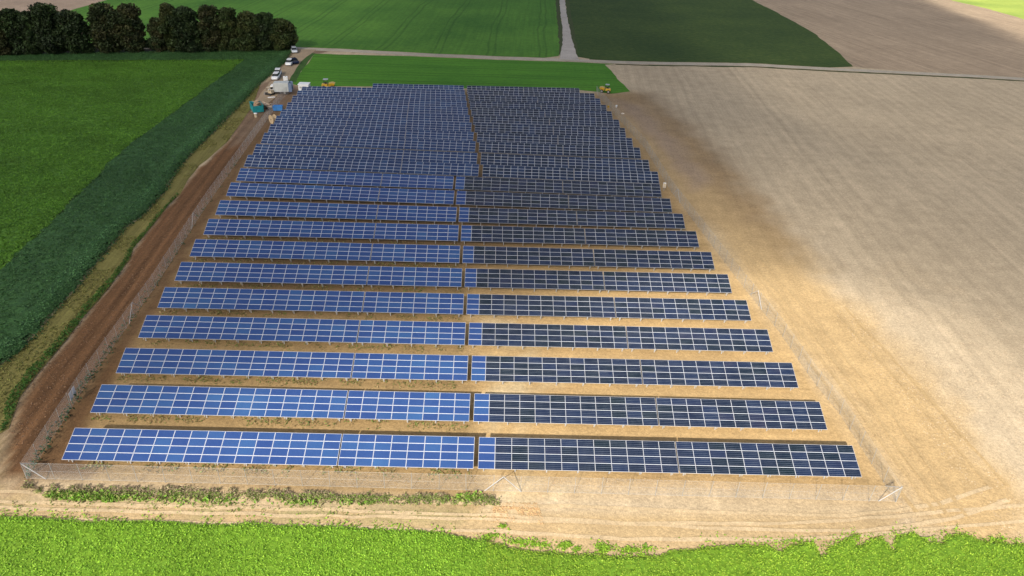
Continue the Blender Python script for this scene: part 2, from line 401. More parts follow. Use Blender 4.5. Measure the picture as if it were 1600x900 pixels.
Zg = np.minimum(Zg, 0.03)-.035
d1 = at(1313.6, 320)-at(1189, 165.6)
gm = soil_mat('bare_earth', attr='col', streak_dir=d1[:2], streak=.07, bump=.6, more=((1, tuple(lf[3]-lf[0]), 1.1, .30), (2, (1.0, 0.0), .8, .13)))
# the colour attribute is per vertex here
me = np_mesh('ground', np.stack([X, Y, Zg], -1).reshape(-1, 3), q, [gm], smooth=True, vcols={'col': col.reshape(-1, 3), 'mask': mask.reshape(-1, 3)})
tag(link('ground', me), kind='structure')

# ------------------------------------------------------------------ flat sheets: fields, roads
def densify(p, step=3.0, jit=0.0, closed=True):
    out = []; n = len(p)
    for i in range(n if closed else n-1):
        a, b = p[i], p[(i+1) % n]; k = max(1, int(np.hypot(*(b-a))/step))
        for j in range(k): out.append(a+(b-a)*j/k)
    if not closed: out.append(p[-1])
    out = V(out)
    if jit: out = out+np.stack([vn.fbm(out[:, 0]/2.3, out[:, 1]/2.3, 3)-.5, vn2.fbm(out[:, 0]/2.3, out[:, 1]/2.3, 3)-.5], -1)*2*jit
    return out
def sheet(name, poly, z, mat, jit=.6, step=3.0):
    p = densify(V(poly), step, jit)
    me = bpy.data.meshes.new(name); me.from_pydata([(a, b, z) for a, b in p], [], [tuple(range(len(p)))])
    me.materials.append(mat); me.update(); me.polygons.foreach_set('use_smooth', [False])
    o = link(name, me); o['kind'] = 'structure'; return o
def ribbon(name, line, width, z, mat, jit=.25, step=3.0):
    p = densify(V(line), step, 0, False); t = np.gradient(p, axis=0); t /= np.linalg.norm(t, axis=1)[:, None]
    nrm = np.stack([-t[:, 1], t[:, 0]], -1); wd = np.broadcast_to(np.asarray(width, float), (len(p),)) if np.ndim(width) == 0 else np.interp(np.linspace(0, 1, len(p)), np.linspace(0, 1, len(width)), width)
    a = (vn.fbm(p[:, 0]/2, p[:, 1]/2, 3)-.5)*2*jit; b = (vn2.fbm(p[:, 0]/2, p[:, 1]/2, 3)-.5)*2*jit
    l = p+nrm*(wd/2+a)[:, None]; r = p-nrm*(wd/2+b)[:, None]
    n = len(p); vsx = np.concatenate([l, r]); vsx = np.column_stack([vsx, np.full(2*n, z)])
    q = [(i, n+i, n+i+1, i+1) for i in range(n-1)]
    o = link(name, np_mesh(name, vsx, q, [mat])); o['kind'] = 'structure'; return o

road_px = [(455, 75), (480, 76.5), (540, 79), (660, 85.5), (780, 90.5), (880, 93.5), (960, 97), (1000, 98.5), (1170, 101), (1300, 108), (1412, 113.5), (1525, 119), (1600, 123.5), (1760, 132)]
road = gp(road_px)
nroad_px = [(889, 93), (887.5, 70), (884.5, 45), (880.5, 20), (878.5, 0), (876, -25), (873, -50)]
nroad = gp(nroad_px)
def off(p, d):
    t = np.gradient(p, axis=0); t /= np.linalg.norm(t, axis=1)[:, None]; return p+np.stack([-t[:, 1], t[:, 0]], -1)*d
row_dir = at(560, 70)[:2]-at(640, 5)[:2]
rowfar = gp([(855, 80), (853, 10)]); rowfar = rowfar[1]-rowfar[0]
GF = field_mat('winter_cereal', (.058, .155, .024), (.076, .195, .028), (.098, .23, .036), .6, rowfar, 17.0)
GF2 = field_mat('young_grass_strip', (.055, .170, .016), (.068, .205, .020), (.085, .235, .026), .9, gp([(950, 120), (560, 108)])[0]-gp([(950, 120), (560, 108)])[1], 9.0)
DG = field_mat('beet_field', (.030, .056, .014), (.046, .080, .018), (.078, .100, .028), .55)
BR = soil_mat('brown_field_earth', col=(.37, .28, .19), streak_dir=gp([(1590, 80), (1350, 12)])[0]-gp([(1590, 80), (1350, 12)])[1], streak=.22)
BR2 = soil_mat('pale_field_earth', col=(.36, .27, .20), streak_dir=(1, .3), streak=.12)
YG = field_mat('rape_field', (.30, .40, .085), (.35, .45, .10), (.39, .49, .12), .5)
GRAVEL = soil_mat('gravel_road', col=(.41, .36, .285), bump=.3)
GRAVEL2 = soil_mat('stone_road', col=(.43, .39, .345), bump=.3)
VERGE = soil_mat('roadside_grass', col=(.060, .075, .028), bump=.5)
up = off(road, 2.2)
# far cereal field, left of the north road
wl = off(nroad, 2.0)
i0 = 6
sheet('field', np.vstack([gp([(-260, 70), (60, 72), (300, 73), (450, 74)]), up[1:5], up[5:6]-[5.5, 0], wl[0:1]+[-1.0, 4.2], wl[1:], gp([(873, -55), (500, -60), (150, -60), (175, -20), (166, 0), (111, 16), (60, 24), (0, 30), (-260, 40)])]), .010, GF, .5)
sheet('field', gp([(-400, 45), (-260, 40), (0, 30), (60, 24), (111, 16), (166, 0), (175, -20), (150, -60), (-400, -60)]), .006, BR2, .8)
wr = off(nroad, -2.0)
sheet('field', np.vstack([wr[1:][::-1], wr[0:1]+[1.0, 4.2], wr[0:1]+[4.5, 1.6], up[6:7]-[8, 0], up[7:10], gp([(1333, 104), (1310, 82), (1270, 50), (1215, 20), (1175, 0), (1120, -25), (1060, -50)])]), .010, DG, .5)
sheet('field', np.vstack([gp([(1060, -50), (1120, -25), (1175, 0), (1215, 20), (1270, 50), (1310, 82), (1333, 104)]), up[10:], gp([(1700, 50), (1600, 30), (1540, 13), (1485, 0), (1300, -50)])]), .006, BR, .6)
sheet('field', gp([(1300, -50), (1485, 0), (1540, 13), (1600, 30), (1700, 52), (1900, 60), (1750, -20), (1500, -60)]), .014, YG, .8)
strip = np.vstack([gp([(493, 84)]), off(road, -2.6)[3:7], gp([(945, 101), (962, 119), (984, 143), (955, 146), (935, 144), (905, 141), (720, 138), (590, 135), (470, 135), (455, 131)])])
sheet('field', strip, .012, GF2, .5)
ribbon('road', road, 3.6, .018, GRAVEL)
bank = gp([(483, 83), (474, 93), (465, 106), (457, 118), (452, 129)])
ribbon('verge', bank, 3.6, .016, field_mat('rank_grass', (.03, .075, .02), (.045, .10, .024), (.07, .12, .04), .8), .5)
ribbon('verge', off(road, -2.9)[6:], 1.3, .014, VERGE, .5)
ribbon('verge', gp([(-300, 84), (0, 84), (200, 81.5), (452, 77.5)]), 9.0, .015, soil_mat('dark_ground_strip', col=(.055, .045, .025), bump=.4), 1.2)  # dark strip of ground along the tree row
ribbon('verge', off(nroad, 2.15), 1.7, .016, VERGE, .5); ribbon('verge', off(nroad, -2.15), 1.7, .016, VERGE, .5)
ribbon('road', nroad, [6.0, 3.2, 2.6, 2.5, 2.4, 2.4, 2.4, 2.4, 2.4, 2.4], .022, GRAVEL2, .3)
ribbon('track', gp([(480, 77), (462, 92), (446, 115), (432, 135), (416, 152), (398, 175)]), [6, 4.2, 4.2, 4.5, 4, 2], .020, soil_mat('yard_track', col=(.31, .24, .165), bump=.3), .5)

WT = soil_mat('packed_earth', col=(.405, .290, .150), bump=.3); WT2 = soil_mat('pale_packed_earth', col=(.47, .36, .22), bump=.3)
zt_ = .005
for ln, m_ in (([(-60, 778), (60, 783), (400, 791), (780, 799), (1100, 812), (1330, 818), (1480, 800), (1560, 770)], WT2), ([(-40, 793), (60, 798), (400, 806), (780, 818), (1050, 832), (1300, 828), (1620, 800)], WT2),
               ([(1445, 800), (1330, 640), (1235, 510), (1150, 400)], WT), ([(1500, 810), (1375, 640), (1268, 505), (1172, 395)], WT), ([(1560, 760), (1420, 600), (1310, 480)], WT)):
    c_ = gp(ln)
    for o_f in (-.9, .9):
        zt_ += .0015; ribbon('track', off(densify(c_, 2.0, .25, False), o_f), .40, zt_, m_, .16, 1.2)
def clods(poly, n, size, cols):
    P = scatter(poly, n); k = vn2.fbm(P[:, 0]/2.2, P[:, 1]/2.2, 3); P = P[k > .38]; n = len(P)
    a = rng.random(n)*6.28; sz = size*(.4+1.2*rng.random(n)**2.5)
    vs = [np.column_stack([P[:, 0]+np.cos(a+q*1.57)*sz*(.7+.6*rng.random(n)), P[:, 1]+np.sin(a+q*1.57)*sz*(.7+.6*rng.random(n)), np.full(n, -.03)]) for q in range(4)]
    vs.append(np.column_stack([P[:, 0]+rng.normal(0, .3, n)*sz, P[:, 1]+rng.normal(0, .3, n)*sz, sz*(.25+.2*rng.random(n))]))
    v = np.stack(vs, 1).reshape(-1, 3); t_ = V([(0, 1, 4), (1, 2, 4), (2, 3, 4), (3, 0, 4)]); q = (np.arange(n)[:, None, None]*5+t_).reshape(-1, 3)
    c = V(cols)[rng.integers(0, len(cols), n)]*(.8+.4*rng.random((n, 1)))
    return v, q, np.repeat(c, 4, 0)
CLOD, N_, L_, B_n = new_mat('clod_earth'); a_ = N_.new('ShaderNodeAttribute'); a_.attribute_name = 'col'; L_.new(a_.outputs['Color'], B_n.inputs['Base Color']); B_n.inputs['Roughness'].default_value = .95
vs_, qs_, cs_, o0 = [], [], [], 0
for pl_px, n_, sz_, cl_ in (([(1290, 470), (1400, 400), (1640, 520), (1700, 860), (1560, 830)], 14000, .055, [(.40, .32, .21), (.44, .35, .24), (.30, .23, .15)]),
        ([(1400, 784), (1155, 440), (1290, 465), (1560, 830), (1380, 830)], 4000, .05, [(.36, .25, .13), (.40, .29, .16)]), (soil_px, 9000, .08, [(.15, .085, .045), (.18, .105, .056), (.11, .06, .032)]),
        ([(752, 740), (1330, 750), (1380, 770), (760, 760)], 1200, .05, [(.36, .25, .13), (.40, .30, .17)]), ([(770, 785), (840, 785), (850, 818), (770, 815)], 1500, .09, [(.38, .24, .12), (.40, .28, .14)])):
    v, q, c = clods(gp(pl_px), n_, sz_, cl_); vs_.append(v); qs_.append(q+o0); cs_.append(c); o0 += len(v)
o = link('rubble', np_mesh('rubble', np.concatenate(vs_), np.concatenate(qs_), [CLOD], fcol=np.concatenate(cs_))); o['kind'] = 'stuff'

# ------------------------------------------------------------------ plants that nobody could count
def leaves(pts, size, up=.7, squash=1.0, cols=None, lift=0.0, colvar=.25, hfac=None):
    """small bent leaf faces at pts (n,3); returns verts, quads, colours"""
    n = len(pts)
    nrm = rng.normal(size=(n, 3)); nrm[:, 2] = np.abs(nrm[:, 2])*.6+up*1.6; nrm /= np.linalg.norm(nrm, axis=1)[:, None]
    a = rng.normal(size=(n, 3)); t = np.cross(nrm, a); t /= np.linalg.norm(t, axis=1)[:, None]; b = np.cross(nrm, t)
    s = size*(.6+.8*rng.random(n)); l = s[:, None]*t; ww = (s*(.45+.3*rng.random(n))*squash)[:, None]*b
    droop = nrm*(s*.25)[:, None]
    v = np.stack([pts-l-droop, pts-ww, pts+l-droop, pts+ww], 1).reshape(-1, 3)
    qd = np.arange(4*n).reshape(n, 4)
    cols = np.asarray(cols, float); pick = cols[rng.integers(0, len(cols), n)] if cols.ndim == 2 and len(cols) != n else cols
    c = pick*(1-colvar+2*colvar*rng.random((n, 1)))
    return v, qd, np.clip(c, 0, 1)
def stuff(name, parts, mat, label=None):
    vs, qs, cs = [], [], []; o = 0
    for v, q, c in parts: vs.append(v); qs.append(q+o); cs.append(c); o += len(v)
    ob = link(name, np_mesh(name, np.concatenate(vs), np.concatenate(qs), [mat], fcol=np.concatenate(cs)))
    ob['kind'] = 'stuff'
    if label: ob['label'] = label
    return ob
def canopy(poly, step, hgt, nz, cols, zb=0.0):
    """low closed leaf canopy: a bumpy sheet of faces inside poly, colour per face"""
    lo = poly.min(0); hi = poly.max(0)
    gx = np.arange(lo[0], hi[0], step); gy = np.arange(lo[1], hi[1], step)
    A, B_ = np.meshgrid(gx, gy, indexing='ij'); A = A+(rng.random(A.shape)-.5)*step*.7; B_ = B_+(rng.random(A.shape)-.5)*step*.7
    ins = pip(A, B_, poly); ed = dist_poly(A, B_, np.vstack([poly, poly[:1]]))
    Zc = zb+hgt*(1-nz+nz*rng.random(A.shape))*sstep(-.1, max(step*1.6, 2.2 if step > .5 else 0), ed)*(.8+.4*vn.fbm(A/6, B_/6, 3))
    id_ = np.arange(A.size).reshape(A.shape)
    q = np.stack([id_[:-1, :-1], id_[1:, :-1], id_[1:, 1:], id_[:-1, 1:]], -1).reshape(-1, 4)
    q = q[ins.ravel()[q].all(1)]
    cols = V(cols); f = rng.random(len(q)); pick = cols[rng.integers(0, len(cols), len(q))]*(.85+.3*f[:, None])
    return np.stack([A, B_, Zc], -1).reshape(-1, 3), q, pick

# bright crop along the bottom edge, with the jagged drill ends on the right
fc_px = [(-120, 804), (0, 806), (100, 811), (140, 816), (200, 814), (250, 815), (325, 819), (400, 819), (500, 823), (600, 827), (680, 831), (700, 835), (750, 844), (795, 855), (825, 860), (875, 864), (940, 869), (1030, 871), (1050, 862), (1100, 856), (1150, 853), (1200, 852), (1215, 862), (1230, 852), (1270, 847), (1282, 870), (1295, 855), (1320, 842), (1345, 836), (1339, 857), (1357, 845), (1380, 840), (1394, 859), (1400, 837), (1425, 832), (1450, 847), (1470, 850), (1475, 839), (1505, 834), (1532, 845), (1600, 852), (1720, 860)]
fc = np.vstack([densify(gp(fc_px), .8, .22, False), [[62, 24], [-55, 24]]])
fcols = [(.18, .33, .028), (.22, .385, .032), (.25, .42, .036), (.285, .44, .045), (.15, .29, .024)]
P = scatter(fc, 270000); dE = dist_poly(P[:, 0], P[:, 1], fc[:-2])
hh = .28*(.75+.5*vn.fbm(P[:, 0]/.45, P[:, 1]/.45, 2))*np.clip(.35+dE/.8, 0, 1)
Pz = np.column_stack([P, .05+hh*(.65+.5*rng.random(len(P)))])
tone = vn2.fbm(P[:, 0]/5, P[:, 1]/5, 3)[:, None]
cc = V(fcols)[rng.integers(0, 5, len(P))]*(.85+.42*tone)*V([1, 1, 1])
cc = cc*np.where(P[:, 0:1] < 0, V([[.93, 1.0, .95]]), V([[1.05, 1.0, 1.0]]))
pl = [canopy(fc, .3, .30, .25, [(.15, .29, .024), (.18, .33, .028)]), leaves(Pz, .078, 1.2, 1.0, cc)]
patch = []
for px, py, rx, ry, n in ((884, 852, 9, 5, 420), (902, 858, 5, 4, 120), (942, 857, 10, 7, 520), (985, 860, 20, 6, 420), (1010, 858, 22, 5, 160), (810, 848, 30, 6, 330), (840, 852, 30, 8, 330), (770, 838, 24, 4, 150), (1240, 846, 30, 4, 160), (1440, 842, 30, 4, 160), (1560, 845, 40, 6, 300), (786, 823, 9, 4, 120), (760, 842, 12, 3, 90)):
    n = int(n*.6); a = rng.random(n)*2*math.pi; r = np.abs(rng.normal(0, .75, n)); g = gp([(px+rx*rr*math.cos(t), py+ry*rr*math.sin(t)) for t, rr in zip(a, r)])
    patch.append(np.column_stack([g, .03+.13*rng.random(n)]))
fr_ = densify(gp(fc_px), .05, 0, False); fr_ = fr_[rng.random(len(fr_)) < .9]
fr_ = fr_+np.column_stack([rng.normal(0, .3, len(fr_)), np.abs(rng.normal(0, .45, len(fr_)))]); k_ = vn.fbm(fr_[:, 0]/1.5, fr_[:, 1]/1.5, 3)
fr_ = fr_[k_ > .42]; patch.append(np.column_stack([fr_, .03+.14*rng.random(len(fr_))]))
pl.append(leaves(np.vstack(patch), .10, 1.0, 1, V(fcols)))
stuff('crop', pl, LEAF)

# left crops: bluish-green headland, lighter inner field
inner_px = [(383, 95), (302, 155.5), (204, 227), (147, 284), (68, 363), (11, 416), (-50, 470), (-300, 470), (-300, 99), (0, 97)]
head_px = crop_edge_px+[(-260, 700), (-420, 500), (-420, 88), (0, 86), (200, 83), (440, 79.5)]
head = densify(gp(head_px), 2.5, .5); inner = densify(gp(inner_px), 2.5, .5)
inner = inner[inner[:, 0] > -200]; 
def clipx(p, x0, y0): return np.column_stack([np.maximum(p[:, 0], x0), np.maximum(p[:, 1], y0)])
head = clipx(head, -215, 45); inner = clipx(inner, -215, 60)
hc = [(.038, .100, .030), (.044, .114, .033), (.050, .128, .038), (.034, .090, .027), (.058, .138, .050)]
ic = [(.082, .200, .022), (.098, .23, .024), (.112, .255, .028), (.066, .17, .020)]
P = scatter(head, 280000); P = P[~pip(P[:, 0], P[:, 1], inner)]
band = np.exp(-((dist_poly(P[:, 0], P[:, 1], gp(crop_edge_px))-2.2)/1.0)**2)
tone = vn.fbm(P[:, 0]/7, P[:, 1]/7, 4)[:, None]
cc = V(hc)[rng.integers(0, 5, len(P))]*(.6+.8*tone)*(.88+.24*vn2.fbm(P[:, 0:1]/1.2+P[:, 1:2]*.25, P[:, 1:2]/9, 2))*(1+.7*band[:, None]*V([1.0, .9, 1.3]))
Pz = np.column_stack([P, .30+.20*vn.fbm(P[:, 0]/.9, P[:, 1]/.9, 2)+.10*rng.random(len(P))])
headcan = canopy(head, .8, .40, .18, hc[:3]); kc = headcan[0][headcan[1]].mean(1); keep = ~pip(kc[:, 0], kc[:, 1], inner)
headcan = (headcan[0], headcan[1][keep], headcan[2][keep])
stuff('crop', [headcan, leaves(Pz, .135, 1.2, 1, cc)], LEAF)
P = scatter(inner, 280000); tone = vn.fbm(P[:, 0]/9, P[:, 1]/4.5, 4)[:, None]
cc = V(ic)[rng.integers(0, 4, len(P))]*(.65+.7*tone)
Pz = np.column_stack([P, .24+.22*vn.fbm(P[:, 0]/.8, P[:, 1]/.8, 2)+.10*rng.random(len(P))])
stuff('crop', [canopy(inner, .8, .34, .22, ic[:2]), leaves(Pz, .14, 1.2, 1, cc)], LEAF)

# grass verge between the headland and the tilled strip, with its dark weedy edge
vg = np.vstack([gp(crop_edge_px[3:]), gp([(-60, 700), (-20, 690), (10, 670), (32, 620), (53, 589), (107, 527), (153, 469), (191, 424), (211, 387), (252, 335), (279, 304), (310, 258), (355, 223), (395, 165)])])
sheet('verge', vg, .012, soil_mat('mown_verge', col=(.155, .142, .046), streak_dir=lf[3]-lf[1], streak=.22, bump=.5), .5)
P = scatter(vg, 24000); tone = vn.fbm(P[:, 0]/5, P[:, 1]/5, 3)
edge = gp([(14, 668), (32, 620), (53, 589), (107, 527), (153, 469), (191, 424), (211, 387), (252, 335), (279, 304)])
de = dist_poly(P[:, 0], P[:, 1], edge); g = de < .25+1.3*tone*sstep(125, 70, P[:, 1])
cc = np.where(g[:, None], V([.050, .125, .020]), V([.19, .19, .055]))*(.6+.8*rng.random((len(P), 1)))
sel = g | ((tone > .5) & (rng.random(len(P)) < .35))
P, cc, g = P[sel], cc[sel], g[sel]
Pz = np.column_stack([P, np.where(g, .1+.25*rng.random(len(P)), .05+.06*rng.random(len(P)))])
stuff('grass', [leaves(Pz, .15, .9, .8, cc)], LEAF)
# tall growth along the crop's edge
ce = densify(gp(crop_edge_px), .25, .0, False); ce = ce[ce[:, 1] > 45]
P = np.repeat(ce, 4, 0)+rng.normal(size=(len(ce)*4, 2))*.28
stuff('grass', [leaves(np.column_stack([P, .08+.42*rng.random(len(P))]), .20, .3, .7, V([(.034, .09, .03), (.042, .105, .032), (.028, .075, .024)]))], LEAF)

# weed strip along the front fence
ws = gp([(38, 752), (60, 757), (300, 762), (500, 768), (780, 775), (785, 793), (600, 790), (400, 784), (250, 781), (120, 779), (60, 774), (34, 764)])
P = scatter(ws, 42000); k = vn.fbm(P[:, 0]/1.6, P[:, 1]/.9, 3)
thin = sstep(.16, .5, k)*np.interp(P[:, 0], [-43, -20, 0, 3], [1, .9, .75, .4]) > rng.random(len(P)); P = P[thin]; k = k[thin]
ew = dist_poly(P[:, 0], P[:, 1], np.vstack([ws, ws[:1]])); k3 = vn2.fbm(P[:, 0]/.5, P[:, 1]/.4, 2)
rag = (sstep(0, .9, ew+(k3-.5)*1.2)*(.60+1.0*k3)) > rng.random(len(P)); P = P[rag]; k = k[rag]
lower = (V([pix((a, b, 0))[1] for a, b in P]) > 768+P[:, 0]*.25+10)
grn = (rng.random(len(P)) < np.where(lower, .6, .22))
cc = np.where(grn[:, None], V([.22, .30, .07]), V([.36, .29, .19]))*(.6+.8*rng.random((len(P), 1)))
stuff('weeds', [leaves(np.column_stack([P, .03+.30*rng.random(len(P))*np.clip(k*1.6, 0, 1)]), .12, .25, .5, cc)], LEAF)
P = np.vstack([gp([(px_, py_)])+rng.normal(size=(n_, 2))*V([sx_, .22]) for px_, py_, n_, sx_ in ((88, 776, 180, .5), (112, 776.5, 420, .7), (128, 777.5, 300, .6), (152, 778, 260, .7), (172, 779.5, 160, .5), (205, 780, 120, .9), (260, 782, 110, 1.2), (340, 784, 130, 1.4), (470, 787, 120, 1.2), (560, 788, 90, 1.0), (735, 779, 220, .7))])
stuff('weeds', [leaves(np.column_stack([P, .05+.3*rng.random(len(P))]), .15, .4, 1, V([(.17, .32, .035), (.15, .25, .04), (.24, .26, .08)]))], LEAF)
# loose weeds on the track
P = scatter(gp([(20, 784), (400, 790), (760, 800), (760, 812), (400, 802), (20, 793)]), 9000); k = vn2.fbm(P[:, 0]/.55, P[:, 1]/.3, 3); k2 = vn.fbm(P[:, 0]/6, P[:, 1]/2, 2); P = P[(k > .48) & (rng.random(len(P)) < np.clip((k-.42)*3*(k2-.2), 0, .5))]
stuff('weeds', [leaves(np.column_stack([P, .02+.08*rng.random(len(P))]), .10, .6, .7, V([(.24, .30, .08), (.34, .30, .13), (.20, .27, .06)]))], LEAF)
# greenery caught along the left fence
ld_ = densify(lf[:5], .12, 0, False); P = np.repeat(ld_, 3, 0)+rng.normal(size=(len(ld_)*3, 2))*.22
pr = np.interp(P[:, 1], [47, 60, 75, 110], [1, .75, .35, .12]) > rng.random(len(P)); P = P[pr]
stuff('weeds', [leaves(np.column_stack([P, .05+.9*rng.random(len(P))**1.5]), .16, .1, .7, V([(.045, .10, .05), (.06, .12, .055), (.03, .08, .035)]))], LEAF)

# ------------------------------------------------------------------ solar tables
TILT = 0.3867012; SL = 3.28; ZB = .75
ROWS = [(-39.905, 49.718, -.003), (-40.594, 56.424, -.003), (-41.100, 63.028, .002), (-41.701, 69.874, .003), (-42.232, 76.560, .007), (-42.810, 83.411, .009), (-43.458, 90.414, .006), (-44.055, 97.429, .007), (-44.765, 104.617, -.001), (-45.613, 112.254, -.018), (-46.144, 119.086, -.021)]
BACK = [(-46.96, 126.02, -.029, 77.45, 43.67), (-47.26, 132.25, -.028, 77.11, 43.46), (-47.70, 139.18, -.025, 77.01, 43.34), (-48.04, 144.96, -.021, 76.70, 43.06), (-48.39, 150.91, -.008, 76.57, 42.74), (-48.53, 155.78, .008, 76.28, 42.30), (-48.64, 161.47, .019, 75.64, 41.79), (-48.92, 167.21, .013, 75.21, 41.52), (-48.86, 171.85, .026, 74.42, 41.00), (-48.80, 176.10, .032, 73.45, 40.51), (-31.96, 180.86, .041, 53.20, 23.29)]
ORD = 'front second third fourth fifth sixth seventh eighth ninth tenth eleventh twelfth thirteenth fourteenth fifteenth sixteenth seventeenth eighteenth nineteenth twentieth twenty-first rearmost'.split()
PW, PH = 1.60, SL/4
def module_mesh(name, glass, fr=.023):
    a, b, t = (PW-.022)/2, (PH-.02)/2, .04
    vs = [(-a, -b, 0), (a, -b, 0), (a, b, 0), (-a, b, 0), (-a, -b, t), (a, -b, t), (a, b, t), (-a, b, t),
          (-a+fr, -b+fr, t), (a-fr, -b+fr, t), (a-fr, b-fr, t), (-a+fr, b-fr, t),
          (-a+fr, -b+fr, t-.006), (a-fr, -b+fr, t-.006), (a-fr, b-fr, t-.006), (-a+fr, b-fr, t-.006)]
    fs = [(3, 2, 1, 0)]+[(i, (i+1) % 4, 4+(i+1) % 4, 4+i) for i in range(4)]+[(4+i, 4+(i+1) % 4, 8+(i+1) % 4, 8+i) for i in range(4)]+[(8+i, 8+(i+1) % 4, 12+(i+1) % 4, 12+i) for i in range(4)]+[(12, 13, 14, 15)]
    uv = [(0, 0)]*(4*13)+[(0, 0), (1, 0), (1, 1), (0, 1)]
    return np_mesh(name, vs, fs, [ALU, glass], [0]*13+[1], uv=uv)
ME_POLY, ME_MONO = module_mesh('blue_module', POLY), module_mesh('dark_module', MONO, .016)
ct, st = math.cos(TILT), math.sin(TILT)
def frame_mesh():
    m = MB()
    y0, y1 = .55, SL*ct-.55; z = lambda y: ZB+y*math.tan(TILT)-.16
    m.box((0, y0, z(y0)/2-.1), (.10, .07, z(y0)+.2)); m.box((0, y1, z(y1)/2-.1), (.10, .07, z(y1)+.2))
    m.prism([(.15, z(.15)-.05), (SL*ct-.15, z(SL*ct-.15)-.05), (SL*ct-.15, z(SL*ct-.15)+.05), (.15, z(.15)+.05)], -.035, .035, axis='x')
    m.tube((0, y1-.02, .5), (0, (y0+y1)/2-.1, z((y0+y1)/2)), .03, n=6)
    m.box((0, .12, z(.12)-.06), (.06, .05, .26))
    return m.mesh('support_frame', [GALV])
ME_SUP = frame_mesh()
rail_cache = {}
def rail(L):
    k = round(L, 2)
    if k not in rail_cache:
        m = MB(); m.box((L/2, 0, -.05), (L-.06, .05, .08)); rail_cache[k] = m.mesh('rail', [GALV])
    return rail_cache[k]
TT = Matrix.Rotation(TILT, 4, 'X')
def table(name, origin, yaw, L, label, cat, group):
    t = empty(name, origin, yaw); tag(t, label, cat, group)
    n = max(2, round(L/2.6)); e = .55
    for i in range(n):
        o = link('support_frame', ME_SUP, t); o.location = (e+(L-2*e)*i/(n-1), 0, 0)
    for s in (.55, SL-.55):
        o = link('rail', rail(L), t); o.rotation_euler = (TILT, 0, 0); o.location = (0, s*ct, ZB+s*st)
    return t
def fill(t, c0, cols, meshes):
    for c in range(cols):
        for r in range(4):
            o = link('solar_module', meshes(c), t)
            o.rotation_euler = (TILT+random.gauss(0, .002), random.gauss(0, .0015), 0)
            s = (r+.5)*PH; o.location = ((c+.5)*PW, s*ct, ZB+s*st)
def rowpt(x, y, yaw, d): return (x+d*math.cos(yaw), y+d*math.sin(yaw), 0)
for k, (x, y, yaw) in enumerate(ROWS):
    nm = ORD[k]; rw = 'the front row' if k == 0 else f'the {nm} row from the front'
    g1 = 'solar tables of the front eleven rows'
    segs = [(0, 16, f'long blue solar table at the left end of {rw}', lambda c: ME_POLY),
            (16*PW+.10, 8, f'short blue solar table left of the central gap in {rw}', lambda c: ME_POLY),
            (24*PW+.10+.42, 12, f'dark solar table with one blue column, {nm} row' + (' at the front fence' if k == 0 else ' from the front fence'), lambda c: ME_POLY if c == 0 else ME_MONO),
            (36*PW+.10+.42+.10, 11, f'all-dark solar table at the right end of {rw}', lambda c: ME_MONO)]
    for d, n, lab, mf in segs:
        t = table('solar_table', rowpt(x, y, yaw, d), yaw, n*PW, lab, 'solar panel', g1)
        fill(t, 0, n, mf)
def back_surface(t, n, pw, glass):
    """one tilted face of small modules, drawn as frame bars and glass panes"""
    vs, fs, mi, uv = [], [], [], []; fr = .026
    for c in range(n):
        for r in range(4):
            x0, x1, s0, s1 = c*pw+.012, (c+1)*pw-.012, r*PH+.012, (r+1)*PH-.012; b = len(vs)
            for x, s, dz in ((x0, s0, 0), (x1, s0, 0), (x1, s1, 0), (x0, s1, 0), (x0, s0, .04), (x1, s0, .04), (x1, s1, .04), (x0, s1, .04), (x0+fr, s0+fr, .036), (x1-fr, s0+fr, .036), (x1-fr, s1-fr, .036), (x0+fr, s1-fr, .036)):
                vs.append((x, s*ct-dz*st, ZB+s*st+dz*ct))
            ff = [(3, 2, 1, 0)]+[(i, (i+1) % 4, 4+(i+1) % 4, 4+i) for i in range(4)]+[(4+i, 4+(i+1) % 4, 8+(i+1) % 4, 8+i) for i in range(4)]+[(8, 9, 10, 11)]
            fs += [tuple(i+b for i in f) for f in ff]; mi += [0]*9+[1]
            uv += [(0, 0)]*36+[(c+.001, r+.001), (c+.999, r+.001), (c+.999, r+.999), (c+.001, r+.999)]
    link('panel_surface', np_mesh('panel_surface', vs, fs, [ALU, glass], mi, uv=uv), t)
for k, (x, y, yaw, wd, gap) in enumerate(BACK):
    nm = ORD[k+11]; rw = f'{nm} row' + (' of the field' if k == 10 else ' from the front')
    g2 = 'solar tables of the rear rows'
    rest = wd-gap-.75
    nl = 33 if k < 10 else 18
    pl_, pr_ = (gap-.16)/nl, (rest-.08)/(25 if k < 10 else 24)
    cuts = [12, 10, 11] if k < 10 else [8, 10]
    names = ['left', 'middle', 'right'] if k < 10 else ['left', 'right']
    d = 0
    for n, s in zip(cuts, names):
        where = {'left': 'left end', 'middle': 'middle', 'right': 'right end'}[s]
        t = table('solar_table', rowpt(x, y, yaw, d), yaw, n*pl_, f'slate blue solar table, {where} of the left block, {rw}', 'solar panel', g2)
        back_surface(t, n, pl_, GREYP); d += n*pl_+.08
    d = gap+.75
    for n, s in zip([13, 12] if k < 10 else [12, 12], ['left', 'right']):
        t = table('solar_table', rowpt(x, y, yaw, d), yaw, n*pr_, f'near-black solar table, {s} half of the right block, {rw}', 'solar panel', g2)
        back_surface(t, n, pr_, DARKP); d += n*pr_+.08

